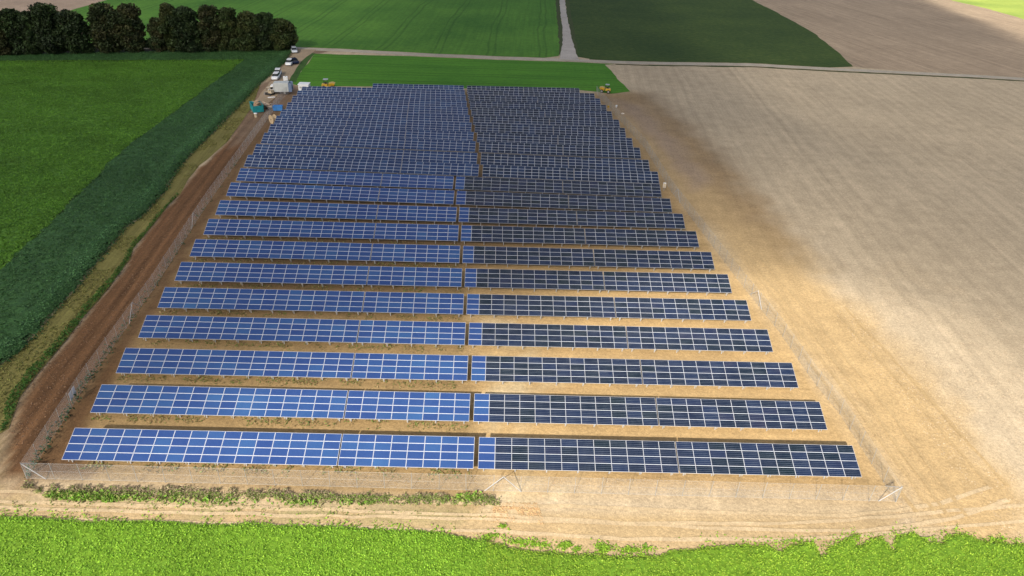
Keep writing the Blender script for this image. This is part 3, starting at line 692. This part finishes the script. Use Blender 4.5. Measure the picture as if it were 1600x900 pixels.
# weeds under the lower edges, left block; straw and clods on the right
pts, cs = [], []
for k, (x, y, yaw) in enumerate(ROWS[:9]):
    n = int(2600*(1-.07*k)); a = rng.random(n)*38.4; b = rng.normal(.15, .38, n)
    kk = vn.fbm((a+31*k)/1.3, b*.8+k*7, 3); sel = (kk > .46) & (rng.random(n) < .55); a, b = a[sel], b[sel]
    p = np.column_stack([x+a, y+a*yaw+b, .02+.16*rng.random(len(a))*kk[sel]]); pts.append(p)
    gr = rng.random(len(a)) < .55
    cs.append(np.where(gr[:, None], V([.17, .22, .06]), V([.36, .28, .14]))*(.6+.7*rng.random((len(a), 1))))
stuff('weeds', [leaves(np.vstack(pts), .12, .3, .7, np.vstack(cs))], LEAF)

# ------------------------------------------------------------------ fences
WIRE = simple('fence_wire', (.36, .37, .37), .5, .1, .05, 1.0)
FH = 1.95; BRACE = simple('brace_steel', (.40, .41, .42), .5, .1, .06, 3.0)
def fence(name, line, label, braces, spacing=2.5):
    line = V(line); base = line[0]
    t = empty(name, (base[0], base[1], 0)); tag(t, label, 'fence')
    L = line-base; seg = np.hypot(*np.diff(L, axis=0).T); cum = np.concatenate([[0], np.cumsum(seg)]); tot = cum[-1]
    P = lambda s: V([np.interp(s, cum, L[:, 0]), np.interp(s, cum, L[:, 1])])
    # wire mesh: two families of slanted wires and three line wires, each a thin three-sided bar
    ss = np.arange(-FH, tot, .115); A, B_ = [], []
    for sgn in (0, 1):
        s0 = np.clip(ss, 0, tot); s1 = np.clip(ss+FH, 0, tot); z0 = np.clip(-ss, 0, FH); z1 = FH-np.clip(ss+FH-tot, 0, FH)
        if sgn: z0, z1 = FH-z0, FH-z1
        px = lambda s, z: np.column_stack([np.interp(s, cum, L[:, 0]), np.interp(s, cum, L[:, 1]), z+.03])
        A.append(px(s0, z0)); B_.append(px(s1, z1))
    A = np.vstack(A); B_ = np.vstack(B_)
    r = .0018; o = V([[r, r, 0], [-r, r*.4, r], [0, -r, -r]])
    n = len(A); v = np.stack([A[:, None]+o, B_[:, None]+o], 1).reshape(n, 6, 3).reshape(-1, 3)
    bq = V([(0, 1, 4, 3), (1, 2, 5, 4), (2, 0, 3, 5)]); qd = (np.arange(n)[:, None, None]*6+bq).reshape(-1, 4)
    link('wire_mesh', np_mesh('wire_mesh', v, qd, [WIRE]), t)
    lw = MB()
    for z in (.08, 1.0, FH+.02):
        for i in range(len(L)-1): lw.tube((*L[i], z), (*L[i+1], z), .005, n=4, cap=False)
    lw.build('line_wire', WIRE, t)
    pm = MB(); pm.tube((0, 0, -.2), (0, 0, FH+.08), .021, n=8); pmesh = pm.mesh('post', [GALVW], smooth=False)
    nposts = int(tot/spacing)
    for i in range(nposts+1):
        p = P(tot*i/nposts); o_ = link('post', pmesh, t); o_.location = (p[0], p[1], 0)
        o_.rotation_euler = (random.gauss(0, .022), random.gauss(0, .022), 0)
    for s, ds in braces:
        p = P(s); q = P(min(max(s+ds, 0), tot)); m = MB(); m.tube((*p, FH-.1), (*q, .02), .035, n=8); m.build('brace', BRACE, t)
    return t
fl, fr = gp([(42, 748)])[0], gp([(1400, 784)])[0]
Ltot = np.hypot(*(fr-fl))
apex = gp([(785, 775)])[0]; sa = np.hypot(*(apex-fl))
fence('wire_fence', [fl+(fr-fl)*.0005, fl+(fr-fl)*.9995], 'pale wire mesh fence along the front edge of the solar field', [(0, 1.7), (sa, -1.7), (sa, 1.7), (Ltot, -1.7)])
cl = lambda p: np.concatenate([[0], np.cumsum(np.hypot(*np.diff(p, axis=0).T))])
lt = cl(lf)[-1]; rt = cl(rf)[-1]
fence('wire_fence', lf, 'grey wire mesh fence along the left side, beside the tilled brown strip', [(0, 2.0), (28, 2), (28, -2), (55, 2), (55, -2), (85, 2), (lt, -2)])
fence('wire_fence', rf, 'grey wire mesh fence along the right side, beside the bare field', [(0, 2.0), (36, 2), (36, -2), (72, 2), (72, -2), (rt, -2)])
# the white notice on the left fence
p = gp([(116, 628)])[0]; d = lf[1]-lf[0]; yw = math.atan2(d[1], d[0])
t = empty('fence_sign', (p[0]+.06, p[1], 1.15), yw); tag(t, 'white two-panel sign hanging on the left wire fence', 'sign')
WHITE = simple('white_paint', (.78, .79, .80), .4, 0, .04, 2.0)
for xx in (-.36, .36):
    m = MB(); m.box((xx, -.05, 0), (.62, .012, .95)); m.build('sign_panel', WHITE, t)
m = MB(); m.box((0, -.03, .3), (1.4, .02, .04)); m.box((0, -.03, -.3), (1.4, .02, .04)); m.build('bracket', GALV, t)

# ------------------------------------------------------------------ trees
tree_px = [  # x, base y, top y, width px, tone, label
    (-18, 88, 30, 44, 0, 'broad dark tree cut by the left picture edge in the hedgerow'),
    (9, 87, 20, 34, 1, 'brownish tree first in view at the left end of the tree row'),
    (33, 86, 14, 42, 0, 'dark round-topped tree second from the left in the tree row'),
    (57, 86, 17, 30, 0, 'narrow dark tree squeezed between two broader crowns at left'),
    (86, 85, 6, 48, 0, 'tallest broad dark tree in the left clump of the row'),
    (122, 84, 17, 46, 0, 'dark sloping tree closing the left clump before the gap'),
    (173, 82, 5, 54, 1, 'tall broad russet-topped tree standing alone right of the first gap'),
    (213, 82, 5, 42, 1, 'slender russet tree leaning beside the broad lone tree'),
    (252, 81, 28, 28, 1, 'short brownish tree tucked before the tall twin-topped pair'),
    (273, 81, 5, 34, 2, 'tall narrow tree with brown top, left one of the twin-topped pair'),
    (298, 82, 11, 42, 0, 'dark full tree, right one of the twin-topped pair'),
    (334, 80, 8, 38, 1, 'tall rusty tree right of the second gap in the row'),
    (362, 80, 11, 34, 2, 'olive tree beside the tall rusty one, trunk showing below'),
    (393, 80, 18, 38, 2, 'olive brown tree third from the right end of the row'),
    (418, 79, 19, 34, 0, 'dark tree second from the right end of the row'),
    (443, 78, 30, 42, 2, 'low round olive tree at the right end by the dirt road')]
tones = {0: [(.022, .040, .014), (.028, .048, .016), (.018, .032, .012)], 1: [(.032, .042, .015), (.026, .040, .014), (.040, .043, .016)], 2: [(.038, .056, .016), (.030, .048, .015), (.046, .058, .018)]}
def zat(px, py_top, base):
    lo, hi = 0.0, 60.0
    for _ in range(40):
        mid = (lo+hi)/2
        if pix((base[0], base[1], mid))[1] > py_top: lo = mid
        else: hi = mid
    return lo
def tree(px, by, ty, wpx, tone, label):
    b = gp([(px, by)])[0]; H = zat(px, ty, b); rad = wpx/2/F*float((V([b[0], b[1], H/2])-CAM)@_f)
    t = empty('tree', (b[0], b[1], 0)); tag(t, label, 'tree', 'trees of the hedgerow behind the left crop')
    tr = MB(); lean = V([random.uniform(-.4, .4), random.uniform(-.4, .4)])
    q = [V([0, 0, -.3]), V([*(lean*.3), H*.2]), V([*(lean*.7), H*.45]), V([*lean, H*.8])]
    rr = [H*.028, H*.022, H*.015, H*.005]
    for i in range(3): tr.tube(q[i], q[i+1], rr[i], rr[i+1], 8, cap=(i == 0))
    for i in range(9):
        z0 = H*random.uniform(.18, .6); a = random.uniform(0, 6.28); l = rad*random.uniform(.5, .9)
        tr.tube((lean[0]*z0/H, lean[1]*z0/H, z0), (l*math.cos(a), l*math.sin(a), z0+l*random.uniform(.4, 1.0)), H*.010, H*.003, 6)
    tr.build('trunk', BARK, t, smooth=True)
    # crown: clumps piled up the trunk, their leaves mostly on the outside
    P, cc = [], []; nb = 58; lob = [random.uniform(.82, 1.18) for _ in range(6)]
    for i in range(nb):
        f = (i+.5)/nb; z = H*(.07+.87*f)
        prof = rad*1.02*min(1.0, .70+1.1*f)*max(0.0, 1-max(0, (f-.45)/.60)**2.2)**.5
        a = i*2.399+random.uniform(-.3, .3); d = prof*random.uniform(.35, .82)*lob[int(a*.955) % 6]
        s_ = rad*random.uniform(.20, .36)
        c = V([lean[0]*f+d*math.cos(a), lean[1]*f+d*math.sin(a), min(z, H-s_*.9)]); n = 250
        u = rng.normal(size=(n, 3)); u /= np.linalg.norm(u, axis=1)[:, None]
        P.append(c+u*s_*V([1.15, 1.15, .95])*(.4+.75*rng.random((n, 1))**.7)); k = V(tones[tone])[rng.integers(0, 3)]*random.uniform(.7, 1.35)
        cc.append(np.tile(k, (n, 1))*(.65+.7*rng.random((n, 1))))
    P = np.vstack(P); cc = np.vstack(cc); ok = (P[:, 2] > .4) & (P[:, 2] < H*1.01); P, cc = P[ok], cc[ok]
    v, qd, c = leaves(P, .36, .25, 1.0, cc, colvar=.2)
    link('crown', np_mesh('crown', v, qd, [TLEAF], fcol=c), t)
for a in tree_px: tree(*a)
def shrub(px, by, hgt, rad, label, tone=0):
    b = gp([(px, by)])[0]; t = empty('shrub', (b[0], b[1], 0)); tag(t, label, 'shrub', 'shrubs under the hedgerow trees')
    P = []
    for i in range(7):
        c = V([random.uniform(-rad, rad)*.6, random.uniform(-rad, rad)*.4, hgt*random.uniform(.3, .65)]); n = 220
        u = rng.normal(size=(n, 3)); u /= np.linalg.norm(u, axis=1)[:, None]; P.append(c+u*rad*.5*(.5+.6*rng.random((n, 1)))*V([1, 1, .7]))
    P = np.vstack(P); P = P[P[:, 2] > .1]; v, qd, c = leaves(P, .35, .2, 1, V(tones[tone]), colvar=.3)
    link('foliage', np_mesh('foliage', v, qd, [TLEAF], fcol=c), t)
    m = MB()
    for i in range(4): m.tube((0, 0, -.1), (random.uniform(-1, 1)*rad*.4, random.uniform(-1, 1)*rad*.4, hgt*.6), .06, .02, 6)
    m.build('stem', BARK, t)
for a in ((143, 83, 3.5, 2.6, 'dark shrub at the right foot of the left tree clump'), (236, 81, 4.5, 3.2, 'dark shrub between the slender russet tree and short tree'),
          (315, 81, 3.5, 2.6, 'dark shrub right of the twin-topped trees', 0), (345, 80.5, 4.0, 3.0, 'green shrub below the tall rusty tree', 2), (378, 80, 4.2, 3.2, 'green shrub under the olive trees in the row', 2), (405, 79.5, 3.4, 3.0, 'dark shrub near the right end of the tree row', 0)): shrub(*a)

# ------------------------------------------------------------------ vehicles and site gear
GLASS = simple('dark_glass', (.02, .025, .03), .08, 0, .1, 1.0)
TYRE = simple('tyre_rubber', (.025, .025, .025), .85, 0, .2, 6.0)
RIM = simple('wheel_rim', (.45, .46, .47), .35, .6, .05, 3.0)
LAMP = simple('lamp_lens', (.7, .7, .68), .15, 0, .02, 1.0)
def wheel(parent, x, y, r, wd):
    m = MB(); m.tube((x, y-wd/2, r), (x, y+wd/2, r), r, n=16); o = m.build('wheel', TYRE, parent)
    m = MB(); s = 1 if y > 0 else -1; m.tube((x, y+s*(wd/2-.01), r), (x, y+s*(wd/2+.015), r), r*.6, n=12); m.build('rim', RIM, o)
def heading(a, b):
    d = gp([b])[0]-gp([a])[0]; return math.atan2(d[1], d[0])
def car(px, py, rz, paint, label, L=4.4, W=1.78, Hh=1.48):
    b = gp([(px, py)])[0]; t = empty('parked_car', (b[0], b[1], .02), rz); tag(t, label, 'car', 'cars parked on the dirt road')
    m = MB(); h = L/2
    def sec(x, w_, z0, z1): return [(x, -w_*.92, z0), (x, -w_, (z0+z1)/2), (x, -w_*.93, z1), (x, w_*.93, z1), (x, w_, (z0+z1)/2), (x, w_*.92, z0)]
    w2 = W/2
    m.loft([sec(-h, w2*.82, .38, .80), sec(-h+.15, w2*.95, .24, .92), sec(-h+1.0, w2, .2, .95), sec(0, w2, .2, .93), sec(h-1.1, w2, .2, .90), sec(h-.3, w2*.95, .22, .76), sec(h, w2*.8, .34, .62)])
    m.build('body', paint, t, bevel=.03, smooth=True)
    g = MB()
    def s2(x, w_, z): return [(x, -w_, z), (x, w_, z)]
    a = [(-h+.35, .93, w2*.86), (-h+.85, Hh-.08, w2*.70), (.35, Hh-.06, w2*.70), (1.15, .91, w2*.86)]
    vs = [(x, s*w_, z) for s in (-1, 1) for x, z, w_ in a]
    g.add(vs, [(0, 1, 2, 3), (7, 6, 5, 4), (0, 4, 5, 1), (2, 6, 7, 3), (1, 5, 6, 2), (0, 3, 7, 4)]); g.build('window', GLASS, t)
    r = MB(); r.box((-h+.6+(h-.15)/2, 0, Hh-.045), (h+.05, w2*1.46, .07)); r.build('roof', paint, t, bevel=.025)
    for x in (-h+.85, h-.85):
        for s in (-1, 1): wheel(t, x, s*(w2-.1), .32, .21)
    for s in (-1, 1):
        q = MB(); q.box((h-.1, s*w2*.66, .62), (.16, .34, .14)); q.build('headlight', LAMP, t)
    return t
WCAR = simple('white_car_paint', (.72, .74, .77), .25, 0, .02, 1.0); SCAR = simple('silver_car_paint', (.55, .60, .66), .25, .2, .02, 1.0)
NAVY = simple('navy_car_paint', (.012, .018, .05), .2, 0, .05, 1.0); BLUEC = simple('blue_grey_paint', (.10, .14, .24), .25, .1, .05, 1.0)
rh = heading((462, 90), (432, 130))
car(460, 81.5, rh+.25, SCAR, 'silver white hatchback parked at the road corner by the trees')
car(452.5, 101, rh, WCAR, 'white car parked beside the dark car on the dirt road')
car(459.5, 98.5, rh+math.pi+.5, NAVY, 'dark navy car beside the white car on the dirt road')
car(434.5, 117.5, rh+.1, WCAR, 'white car parked right behind the front white car', Hh=1.6)
car(431.5, 123, rh, WCAR, 'white car at the crop edge, nearest to the grey box truck', 4.5)

# grey box truck
BOXG = simple('truck_box_grey', (.46, .49, .49), .5, 0, .08, 1.2); TRIM = simple('blue_grey_panel', (.16, .22, .34), .5, 0, .08, 2.0)
b = gp([(438, 146)])[0]; t = empty('box_truck', (b[0], b[1], 0), math.pi+.10); tag(t, 'pale grey box truck with white cab and open rear door beside the fence', 'truck')
m = MB(); m.box((-.55, 0, 1.75), (3.6, 2.2, 2.2)); m.build('cargo_box', BOXG, t, bevel=.04)
m = MB(); m.prism([(1.35, .45), (2.75, .45), (2.8, 1.0), (2.45, 1.15), (2.05, 2.1), (1.35, 2.15)], -.95, .95); m.build('cab', WHITE, t, bevel=.05)
m = MB(); m.add([(2.48, -.8, 1.2), (2.48, .8, 1.2), (2.12, .74, 2.0), (2.12, -.74, 2.0)], [(0, 1, 2, 3)]); o = m.build('windscreen', GLASS, t)
for s in (-1, 1):
    m = MB(); m.box((1.75, s*.955, 1.6), (.6, .02, .55)); m.build('side_window', GLASS, t)
m = MB(); m.box((.1, 0, .52), (4.9, .9, .16)); m.build('chassis', TYRE, t)
for x in (1.95, -1.3):
    for s in (-1, 1): wheel(t, x, s*.85, .38, .26)
m = MB(); m.box((-2.75, 1.15, 1.75), (.85, .06, 2.1), .35); m.build('rear_door', TRIM, t)
m = MB(); m.box((-2.75, -1.15, 1.75), (.85, .06, 2.1), -.35); m.build('rear_door', TRIM, t)

# white plastic tank in its cage
b = gp([(446.5, 126.5)])[0]; t = empty('water_tank', (b[0], b[1], 0), .3); tag(t, 'white cube water tank standing behind the grey box truck', 'tank')
m = MB(); m.box((0, 0, .68), (1.15, 1.0, 1.0)); m.build('tank', WHITE, t, bevel=.08)
m = MB(); m.box((0, 0, .08), (1.2, 1.05, .14)); m.build('pallet', BARK, t)
m = MB(); m.tube((0, 0, 1.17), (0, 0, 1.25), .11, n=12); m.build('cap', TYRE, t)
m = MB()
for z in (.35, .65, .95):
    for s in (-1, 1): m.box((0, s*.515, z), (1.2, .02, .03)); m.box((s*.59, 0, z), (.02, 1.0, .03))
m.build('cage', GALV, t)

# transformer cabin behind the back rows
b = gp([(472, 148)])[0]; b = at(473.5, 131.5, 2.5)[:2]; t = empty('transformer_cabin', (b[0], b[1]+1.0, 0), .02); tag(t, 'white flat-roofed transformer cabin behind the last left rows', 'cabin')
m = MB(); m.box((0, 0, 1.15), (2.5, 2.2, 2.3)); m.build('wall', WHITE, t)
m = MB(); m.box((0, 0, 2.38), (2.7, 2.4, .16)); m.build('roof', WHITE, t)
m = MB(); m.box((.4, -1.115, 1.0), (.9, .03, 1.9)); o = m.build('door', GALV, t)
m = MB(); m.box((.08, -1.14, 1.0), (.05, .04, .18)); m.build('handle', TYRE, o)
m = MB(); m.box((-.7, -1.115, 1.7), (.6, .03, .4)); m.build('vent', GALV, t)

# beige compact loader left of the truck
BEIGE = simple('beige_paint', (.50, .42, .30), .5, 0, .15, 2.0)
b = gp([(422, 148)])[0]; t = empty('compact_loader', (b[0], b[1], 0), 2.7); tag(t, 'small beige loader with black tracks in front of the box truck', 'loader')
for s in (-1, 1):
    m = MB(); m.prism([(-.8, .0), (.8, .0), (.95, .22), (.8, .45), (-.8, .45), (-.95, .22)], s*.62-.16, s*.62+.16); m.build('track', TYRE, t)
m = MB(); m.box((-.35, 0, .85), (1.2, .95, .75), taper=(.9, .95)); m.build('body', BEIGE, t, bevel=.05)
m = MB(); m.box((.05, 0, 1.85), (1.1, 1.1, .09)); m.build('canopy', BEIGE, t, bevel=.02)
m = MB()
for x in (-.4, .5):
    for s in (-1, 1): m.tube((x, s*.48, 1.0), (x, s*.48, 1.82), .035, n=6)
m.build('canopy_frame', TYRE, t)
for s in (-1, 1):
    m = MB(); m.tube((-.4, s*.55, 1.1), (1.1, s*.5, .55), .07, n=6); m.build('lift_arm', BEIGE, t)
m = MB(); m.prism([(1.05, .1), (1.6, .05), (1.15, .15), (1.1, .7), (1.0, .7)], -.75, .75); m.build('bucket', GALV, t)
b = gp([(424, 150.5)])[0]; t = empty('pallet', (b[0]+.3, b[1]-1.0, 0), .5); tag(t, 'white bundle of boards on the dirt before the beige loader', 'boards')
m = MB()
for i in range(4): m.box((0, -.3+i*.2, .06), (1.7, .16, .05))
m.build('board', WHITE, t); m = MB(); m.box((-.5, 0, .02), (.1, .8, .04)); m.box((.5, 0, .02), (.1, .8, .04)); m.build('bearer', BARK, t)

# skips and the cardboard
TEAL = simple('teal_paint', (.015, .27, .30), .5, 0, .18, 1.5); BLUE = simple('blue_paint', (.05, .24, .60), .5, 0, .15, 1.5)
CARD = simple('cardboard', (.42, .29, .19), .9, 0, .12, 2.0); CARD2 = simple('pale_wood', (.50, .38, .27), .9, 0, .15, 2.0)
def skip(px, py, rz, L, W, Hh, paint, label, flare=.45):
    b = gp([(px, py)])[0]; t = empty('skip_container', (b[0], b[1], 0), rz); tag(t, label, 'skip')
    h, w_, e, k = L/2, W/2, .07, flare
    o = [(-h+k, -w_, .1), (h-k*.3, -w_, .1), (h-k*.3, w_, .1), (-h+k, w_, .1), (-h, -w_, Hh), (h, -w_, Hh), (h, w_, Hh), (-h, w_, Hh)]
    i = [(-h+k+e, -w_+e, .2), (h-k*.3-e, -w_+e, .2), (h-k*.3-e, w_-e, .2), (-h+k+e, w_-e, .2), (-h+e, -w_+e, Hh), (h-e, -w_+e, Hh), (h-e, w_-e, Hh), (-h+e, w_-e, Hh)]
    m = MB(); q = [(0, 1, 5, 4), (1, 2, 6, 5), (2, 3, 7, 6), (3, 0, 4, 7)]
    m.add(o+i, [(3, 2, 1, 0), (8, 9, 10, 11)]+q+[tuple(8+v for v in f[::-1]) for f in q]+[(4+a, 4+(a+1) % 4, 12+(a+1) % 4, 12+a) for a in range(4)])
    m.build('tub', paint, t)
    m = MB()
    for s in (-1, 1):
        m.box((0, s*(w_+.03), Hh-.06), (L, .08, .12))
        for a in (-.5, 0, .5): m.box((a*(L-1), s*(w_+.03), Hh*.5), (.09, .06, Hh*.75))
    m.build('rib', paint, t)
    m = MB()
    for s in (-1, 1): m.box((0, s*w_*.6, .05), (L*.75, .12, .1))
    m.build('skid', TYRE, t); return t, b
t_, b = skip(402, 173, 2.05, 4.4, 2.3, 1.7, TEAL, 'teal open skip heaped with cardboard beside the tilled strip')
def sheets(name, b, n, spread, z0, z1, mat, label, size=1.0, cat='cardboard'):
    t = empty(name, (b[0], b[1], 0)); tag(t, label, cat)
    for i in range(n):
        m = MB(); m.box((0, 0, 0), (random.uniform(.8, 1.5)*size, random.uniform(.5, 1.0)*size, random.uniform(.03, .25)*size))
        o = m.build('sheet', mat, t); o.location = (random.uniform(-1, 1)*spread[0], random.uniform(-1, 1)*spread[1], z0+(z1-z0)*(i+.5)/n)
        o.rotation_euler = (random.uniform(-.5, .5), random.uniform(-.5, .5), random.uniform(0, 3.1))
    return t
sheets('cardboard_heap', b, 12, (.65, 1.1), .8, 2.1, CARD, 'heap of brown cardboard sticking out of the teal skip')
sheets('pallet_heap', gp([(418, 168)])[0], 16, (1.7, .9), .1, .9, CARD2, 'heap of pale pallets and packaging between teal and blue skips', 1.1, 'packaging')
skip(434.5, 172.5, .15, 2.2, 1.4, 1.1, BLUE, 'small blue open skip against the left fence', .2)
# white drum by the teal skip
b = gp([(400, 183)])[0]; t = empty('drum', (b[0], b[1], 0)); tag(t, 'white-lidded drum standing in front of the teal skip', 'drum')
m = MB(); m.tube((0, 0, 0), (0, 0, .85), .3, n=14); m.build('barrel', BEIGE, t); m = MB(); m.tube((0, 0, .85), (0, 0, .95), .42, .25, n=14); m.build('lid', WHITE, t)
# cable drum
WOOD = simple('reel_wood', (.52, .40, .25), .8, 0, .15, 3.0); CAB = simple('black_cable', (.03, .03, .03), .6, 0, .2, 8.0)
b = gp([(427.5, 193)])[0]; t = empty('cable_drum', (b[0], b[1], 0), 0.8); tag(t, 'large wooden cable drum beside the left end of the rear rows', 'cable drum')
for s in (-1, 1):
    m = MB(); m.tube((s*.45-.05, 0, .98), (s*.45+.05, 0, .98), .98, n=24); o = m.build('flange', WOOD, t)
    m = MB(); m.tube((s*.51-.01, 0, .98), (s*.51+.01, 0, .98), .16, n=12); m.build('hub', CAB, o)
m = MB(); m.tube((-.4, 0, .98), (.4, 0, .98), .62, n=20); m.build('core', WOOD, t)

# yellow machines behind the field
YEL = simple('yellow_paint', (.58, .36, .03), .4, 0, .08, 1.5); GREYM = simple('grey_canopy', (.34, .37, .40), .5, 0, .1, 2.0)
def dumper(px, py, zoff, rz, label, k=1.0):
    b = at(px, py, zoff)[:2]; t = empty('site_dumper', (b[0], b[1], 0), rz); tag(t, label, 'dumper', 'yellow machines behind the field'); t.scale = (k, k, k)
    m = MB(); m.box((-.75, 0, .85), (1.3, 1.2, .55), taper=(.92, .92)); m.build('body', YEL, t, bevel=.05)
    m = MB(); m.loft([[(.1, -.55, .6), (.1, .55, .6), (.1, .7, 1.25), (.1, -.7, 1.25)], [(.75, -.55, .5), (.75, .55, .5), (.85, .75, 1.4), (.85, -.75, 1.4)], [(1.15, -.5, .7), (1.15, .5, .7), (1.45, .7, 1.25), (1.45, -.7, 1.25)]]); m.build('tub', YEL, t, bevel=.03)
    m = MB(); m.box((-.5, 0, 2.05), (1.0, 1.1, .08)); m.build('canopy', GREYM, t)
    m = MB()
    for x in (-.9, -.1):
        for s in (-1, 1): m.tube((x, s*.48, 1.0), (x, s*.48, 2.02), .03, n=6)
    m.build('canopy_frame', TYRE, t)
    m = MB(); m.box((-.55, 0, 1.25), (.45, .5, .3)); m.build('seat', TYRE, t)
    for x in (-.95, .75):
        for s in (-1, 1): wheel(t, x, s*.68, .42, .32)
    return t
dumper(945, 144.5, 0.0, 2.9, 'yellow site dumper with grey canopy at the rear right fence corner', 1.05)
dumper(513, 131.5, 1.2, 0.1, 'yellow site dumper half hidden behind the last left rows', 1.2)
# small things lying at the rear right fence
def bucket(px, py, mat, label):
    b = gp([(px, py)])[0]; t = empty('bucket', (b[0], b[1], 0)); tag(t, label, 'bucket')
    m = MB(); m.tube((0, 0, 0), (0, 0, .45), .2, .25, n=12); m.build('tub', mat, t); m = MB(); m.tube((0, 0, .45), (0, 0, .49), .27, n=12); m.build('lid', mat, t)
bucket(950.5, 168, YEL, 'small yellow tub inside the right fence near its rear corner')
bucket(963, 167.5, WHITE, 'small white tub outside the right fence near its rear corner')
b = gp([(973, 178)])[0]; m = MB(); m.loft([[(-.4, -.2, 0), (-.4, .2, 0), (-.4, .15, .12), (-.4, -.15, .12)], [(0, -.3, 0), (0, .3, 0), (0, .22, .28), (0, -.22, .28)], [(.4, -.2, 0), (.4, .2, 0), (.4, .15, .14), (.4, -.15, .14)]])
o = m.build('sack', simple('pale_sack', (.62, .55, .47), .9, 0, .1, 3), None, bevel=.05, smooth=True); o.location = (b[0], b[1], 0); tag(o, 'pale sack lying on bare soil outside the right fence', 'sack')
b = gp([(1037, 298)])[0]; t = empty('inverter_cabinet', (b[0], b[1], 0), -.2); tag(t, 'slim white cabinet on a post at the right end of the eleventh row', 'cabinet')
m = MB(); m.box((0, 0, 1.1), (.5, .3, .9)); m.build('housing', WHITE, t, bevel=.02); m = MB(); m.tube((0, .05, -.1), (0, .05, .7), .05, n=8); m.build('post', GALVW, t); m = MB(); m.box((0, -.16, 1.1), (.42, .02, .8)); m.build('door', BEIGE, t)

# ------------------------------------------------------------------ the cloud overhead that shades the far half
bx_ = gp([(-500, 830), (0, 740), (100, 690), (300, 620), (500, 560), (750, 500), (1000, 445), (1150, 420), (1300, 432), (1450, 500), (1600, 560), (1800, 620)])
hl = gp([(1425, -14), (1500, 26), (1560, 52), (1640, 82), (1800, 125)])
ZC, SIG = 240.0, .030
step = 7.0
gx = np.arange(-520, 640, step); gy = np.arange(30, 760, step); A, B_ = np.meshgrid(gx, gy, indexing='ij')
wob = vn2.fbm(A/45, B_/45, 4)-.5; big = vn.fbm(A/110, B_/110, 3)
yb = np.interp(A, bx_[:, 0], bx_[:, 1])
tau = (1.5+1.6*sstep(-58, -44, A)*sstep(75, 28, A)+.5*sstep(90, 0, B_-yb))*sstep(-12, 26, B_-yb+wob*30)
hp = np.vstack([hl, [[900, 200], [900, 900], [hl[0, 0]-40, 900]]])
dd = dist_poly(A, B_, hl); dh = np.where(pip(A, B_, hp), dd, -dd)
tau = tau*(1-sstep(-14, 10, dh+wob*16))
edge = np.minimum.reduce([A-gx[0], gx[-1]-A, gy[-1]-B_, B_-gy[0]]); tau = tau*sstep(0, 60, edge)
tau = tau*(.86+.26*big)
th = tau/SIG*math.sin(EL)
th[th < .4] = 0
top = th*.75; bot = -th*.25
ofs = SUN*ZC/SUN[2]
n = A.size; idt = np.arange(n).reshape(A.shape); idb = np.where(th > 0, idt+n, idt)
vt = np.stack([A+ofs[0], B_+ofs[1], ZC+top], -1).reshape(-1, 3); vb = np.stack([A+ofs[0], B_+ofs[1], ZC+bot], -1).reshape(-1, 3)
def qd(i): return np.stack([i[:-1, :-1], i[1:, :-1], i[1:, 1:], i[:-1, 1:]], -1).reshape(-1, 4)
anyt = (th > 0).ravel()[qd(idt)].any(1)
Q = np.concatenate([qd(idt)[anyt], qd(idb)[anyt][:, ::-1]])
used = np.unique(Q); remap = np.zeros(2*n, int); remap[used] = np.arange(len(used))
cm = bpy.data.materials.new('cloud_vapour'); cm.use_nodes = True; N = cm.node_tree.nodes; L = cm.node_tree.links
N.remove(N['Principled BSDF']); pv = N.new('ShaderNodeVolumePrincipled'); pv.inputs['Density'].default_value = SIG; pv.inputs['Color'].default_value = (.97, .97, .98, 1); pv.inputs['Anisotropy'].default_value = .3
L.new(pv.outputs[0], N['Material Output'].inputs['Volume'])

o = link('cloud', np_mesh('cloud', np.concatenate([vt, vb])[used], remap[Q], [cm], smooth=True)); o['kind'] = 'stuff'
